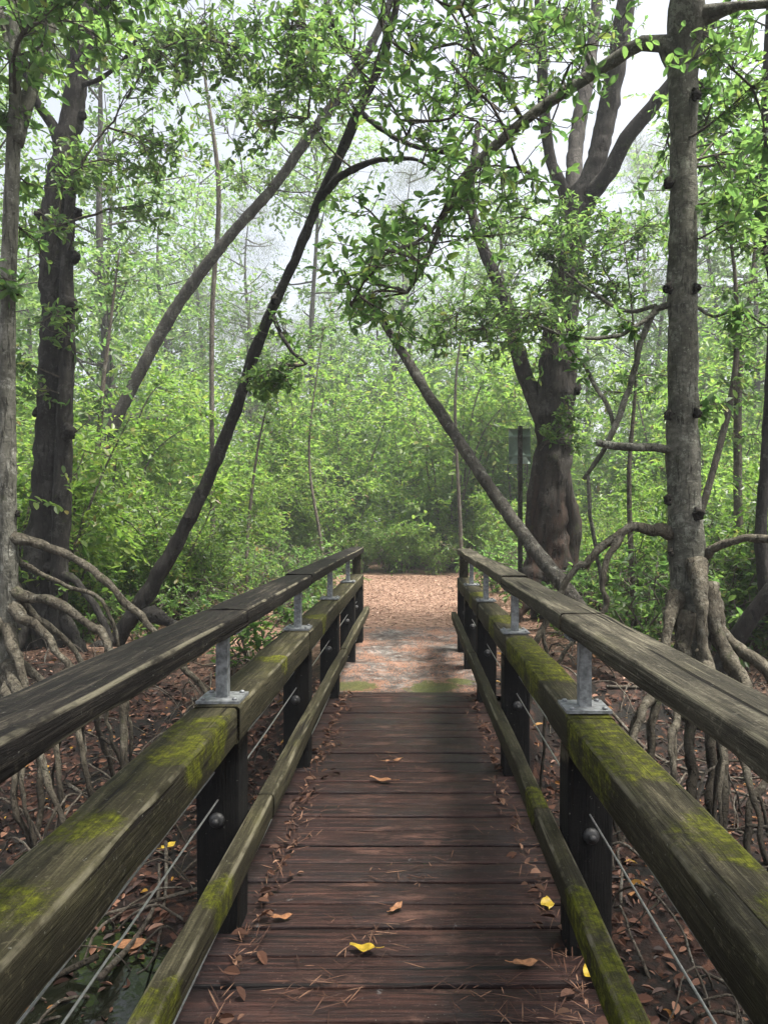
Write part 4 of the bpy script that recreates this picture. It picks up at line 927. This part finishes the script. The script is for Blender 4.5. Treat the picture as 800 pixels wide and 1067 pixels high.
deck_leaf('fallen_leaf', 614, 1014, .07, .038, 1.8, 'yellow', 'small yellow leaf under the lower rail on the right of the deck')
deck_leaf('fallen_leaf', 397, 812, .13, .04, 2.7, 'brownleaf', 'curled brown leaf in the middle of the deck, well ahead')
deck_leaf('fallen_leaf', 411, 792, .11, .025, .5, 'brownleaf', 'narrow brown leaf just beyond the curled one on the deck')
deck_leaf('fallen_leaf', 295, 955, .07, .03, .2, 'brownleaf', 'small brown leaf on the left half of the deck')
deck_leaf('fallen_leaf', 548, 1003, .08, .035, .1, 'brownleaf', 'brown leaf on the right half of the deck near the small yellow one')
deck_leaf('fallen_leaf', 413, 945, .07, .03, 1.0, 'brownleaf', 'crumpled brown leaf among needles in mid-deck')
deck_leaf('fallen_leaf', 80, 972, .1, .06, .6, 'yellow', 'yellow leaf at the water edge, seen under the left beam', -.62)
deck_leaf('fallen_leaf', 137, 984, .16, .09, .2, 'brownleaf', 'large orange-brown leaf floating at the water edge on the left', -.64)
deck_leaf('fallen_leaf', 176, 881, .1, .06, 1.0, 'yellow', 'yellow leaf on the litter behind the nearest left post', -.56)
deck_leaf('fallen_leaf', 707, 967, .07, .04, 2.0, 'yellow', 'single yellow leaf in the dark mud right of the bridge', -.58)

rg = np.random.RandomState(123); mb = MB()
for k in range(420):
    sx = -1 if rg.rand() < .5 else 1; y = rg.uniform(2.3, 7.6); x = sx * (1.0 + rg.rand() * min(3.4, .5 * y)); a = rg.rand() * 6.28; ln = rg.uniform(.25, 1.0)
    g = lambda q: float(gz(q[0], q[1]))
    A = np.array([x, y]); B = A + ln * np.array([math.cos(a), math.sin(a)])
    if min(abs(A[0]), abs(B[0])) < .85: continue
    hh = rg.uniform(.05, .45) * ln; r0 = rg.uniform(.0025, .009)
    P = [[*A, g(A) - .06, r0], [*(A * .75 + B * .25), g(A) + hh * .85, r0 * .95], [*(A * .4 + B * .6), g((A + B) / 2) + hh, r0 * .85], [*B, g(B) - .08, r0 * .6]]
    tube(mb, P, 6, .05, .18, 18, 0, True, .2, .03)
tag(mb.build('root_tangle', M['stem']), 'tangle of thin mangrove roots over the wet leaves beside the bridge', 'roots', None, 'stuff')
rg = np.random.RandomState(99)
for k in range(46):                               # dead sticks on the forest floor
    sx = -1 if k % 2 else 1; y = rg.uniform(2.6, 9); x = sx * rg.uniform(1.0, 1.2 + .42 * y); ln = rg.uniform(.4, 1.5); a = rg.rand() * 6.28
    P = []; r0 = rg.uniform(.006, .018)
    for t in (0, .35, .7, 1):
        q = np.array([x + math.cos(a) * ln * (t - .5) + rg.randn() * .04, y + math.sin(a) * ln * (t - .5) + rg.randn() * .04]); 
        if abs(q[0]) < .85: q[0] = sx * .85
        P.append([q[0], q[1], float(gz(q[0], q[1])) + .02 + (.12 * rg.rand() if t in (0, 1) else .03 * rg.rand()), r0 * (1 - .6 * t)])
    mb = MB(); tube(mb, P, 6, .1, .1, 20)
    o = mb.build('fallen_branch', M['root' if k % 3 else 'stem'], None, np.array(P[1][:3]))
    tag(o, 'dead stick lying on the leaf litter %s the bridge' % ('left of' if sx < 0 else 'right of'), 'stick', 'dead sticks on the forest floor %s the bridge' % ('left of' if sx < 0 else 'right of'))

# ------------------------------------------------------------------ damp air
HAZE = .003
mb = MB(); box(mb, (0, 65, 12), (270, 290, 32.0)); hz = mb.build('haze', []); tag(hz, 'damp air softening the far trees', None, None, 'stuff')
hm = bpy.data.materials.new('damp_air'); hm.use_nodes = True; hm.node_tree.nodes.clear()
ho = hm.node_tree.nodes.new('ShaderNodeOutputMaterial'); hv = hm.node_tree.nodes.new('ShaderNodeVolumePrincipled')
hv.inputs['Color'].default_value = (.92, .96, 1, 1); hv.inputs['Density'].default_value = HAZE; hv.inputs['Anisotropy'].default_value = .35
hm.node_tree.links.new(hv.outputs[0], ho.inputs['Volume']); hz.data.materials.append(hm)
# ------------------------------------------------------------------ light
SUN_EL, SUN_AZ = 69.0, 106.0        # ahead of the camera and a little to the right
w = bpy.data.worlds.new('World'); bpy.context.scene.world = w; w.use_nodes = True
nt = w.node_tree; bg = nt.nodes['Background']
sky = nt.nodes.new('ShaderNodeTexSky'); sky.sky_type = 'NISHITA'; sky.sun_disc = False
sky.sun_elevation = R(SUN_EL); sky.sun_rotation = R(SUN_AZ); sky.dust_density = 6; sky.air_density = 1.0; sky.ozone_density = .6
hs = nt.nodes.new('ShaderNodeHueSaturation'); hs.inputs['Saturation'].default_value = .45
nt.links.new(sky.outputs[0], hs.inputs['Color']); nt.links.new(hs.outputs[0], bg.inputs['Color']); bg.inputs['Strength'].default_value = .1
sl = bpy.data.lights.new('sun', 'SUN'); sl.energy = 4.4; sl.angle = R(14); sl.color = (1, .95, .86)
so = bpy.data.objects.new('sun', sl); C.objects.link(so)
d = Vector((math.sin(R(SUN_AZ)) * math.cos(R(SUN_EL)), math.cos(R(SUN_AZ)) * math.cos(R(SUN_EL)), math.sin(R(SUN_EL))))
so.rotation_euler = d.to_track_quat('Z', 'Y').to_euler(); so.location = (4, 10, 30)

for o in bpy.data.objects:
    if '_o' in o: del o['_o']
sc = bpy.context.scene
sc.view_settings.view_transform = 'Standard'; sc.view_settings.look = 'None'; sc.view_settings.gamma = 1
sc.view_settings.exposure = 1.74; sc.view_settings.use_curve_mapping = False
sc.render.engine = 'CYCLES'
cy = sc.cycles
cy.max_bounces = 8; cy.diffuse_bounces = 4; cy.glossy_bounces = 2; cy.transmission_bounces = 5; cy.transparent_max_bounces = 4
cy.use_denoising = True; cy.caustics_reflective = False; cy.caustics_refractive = False
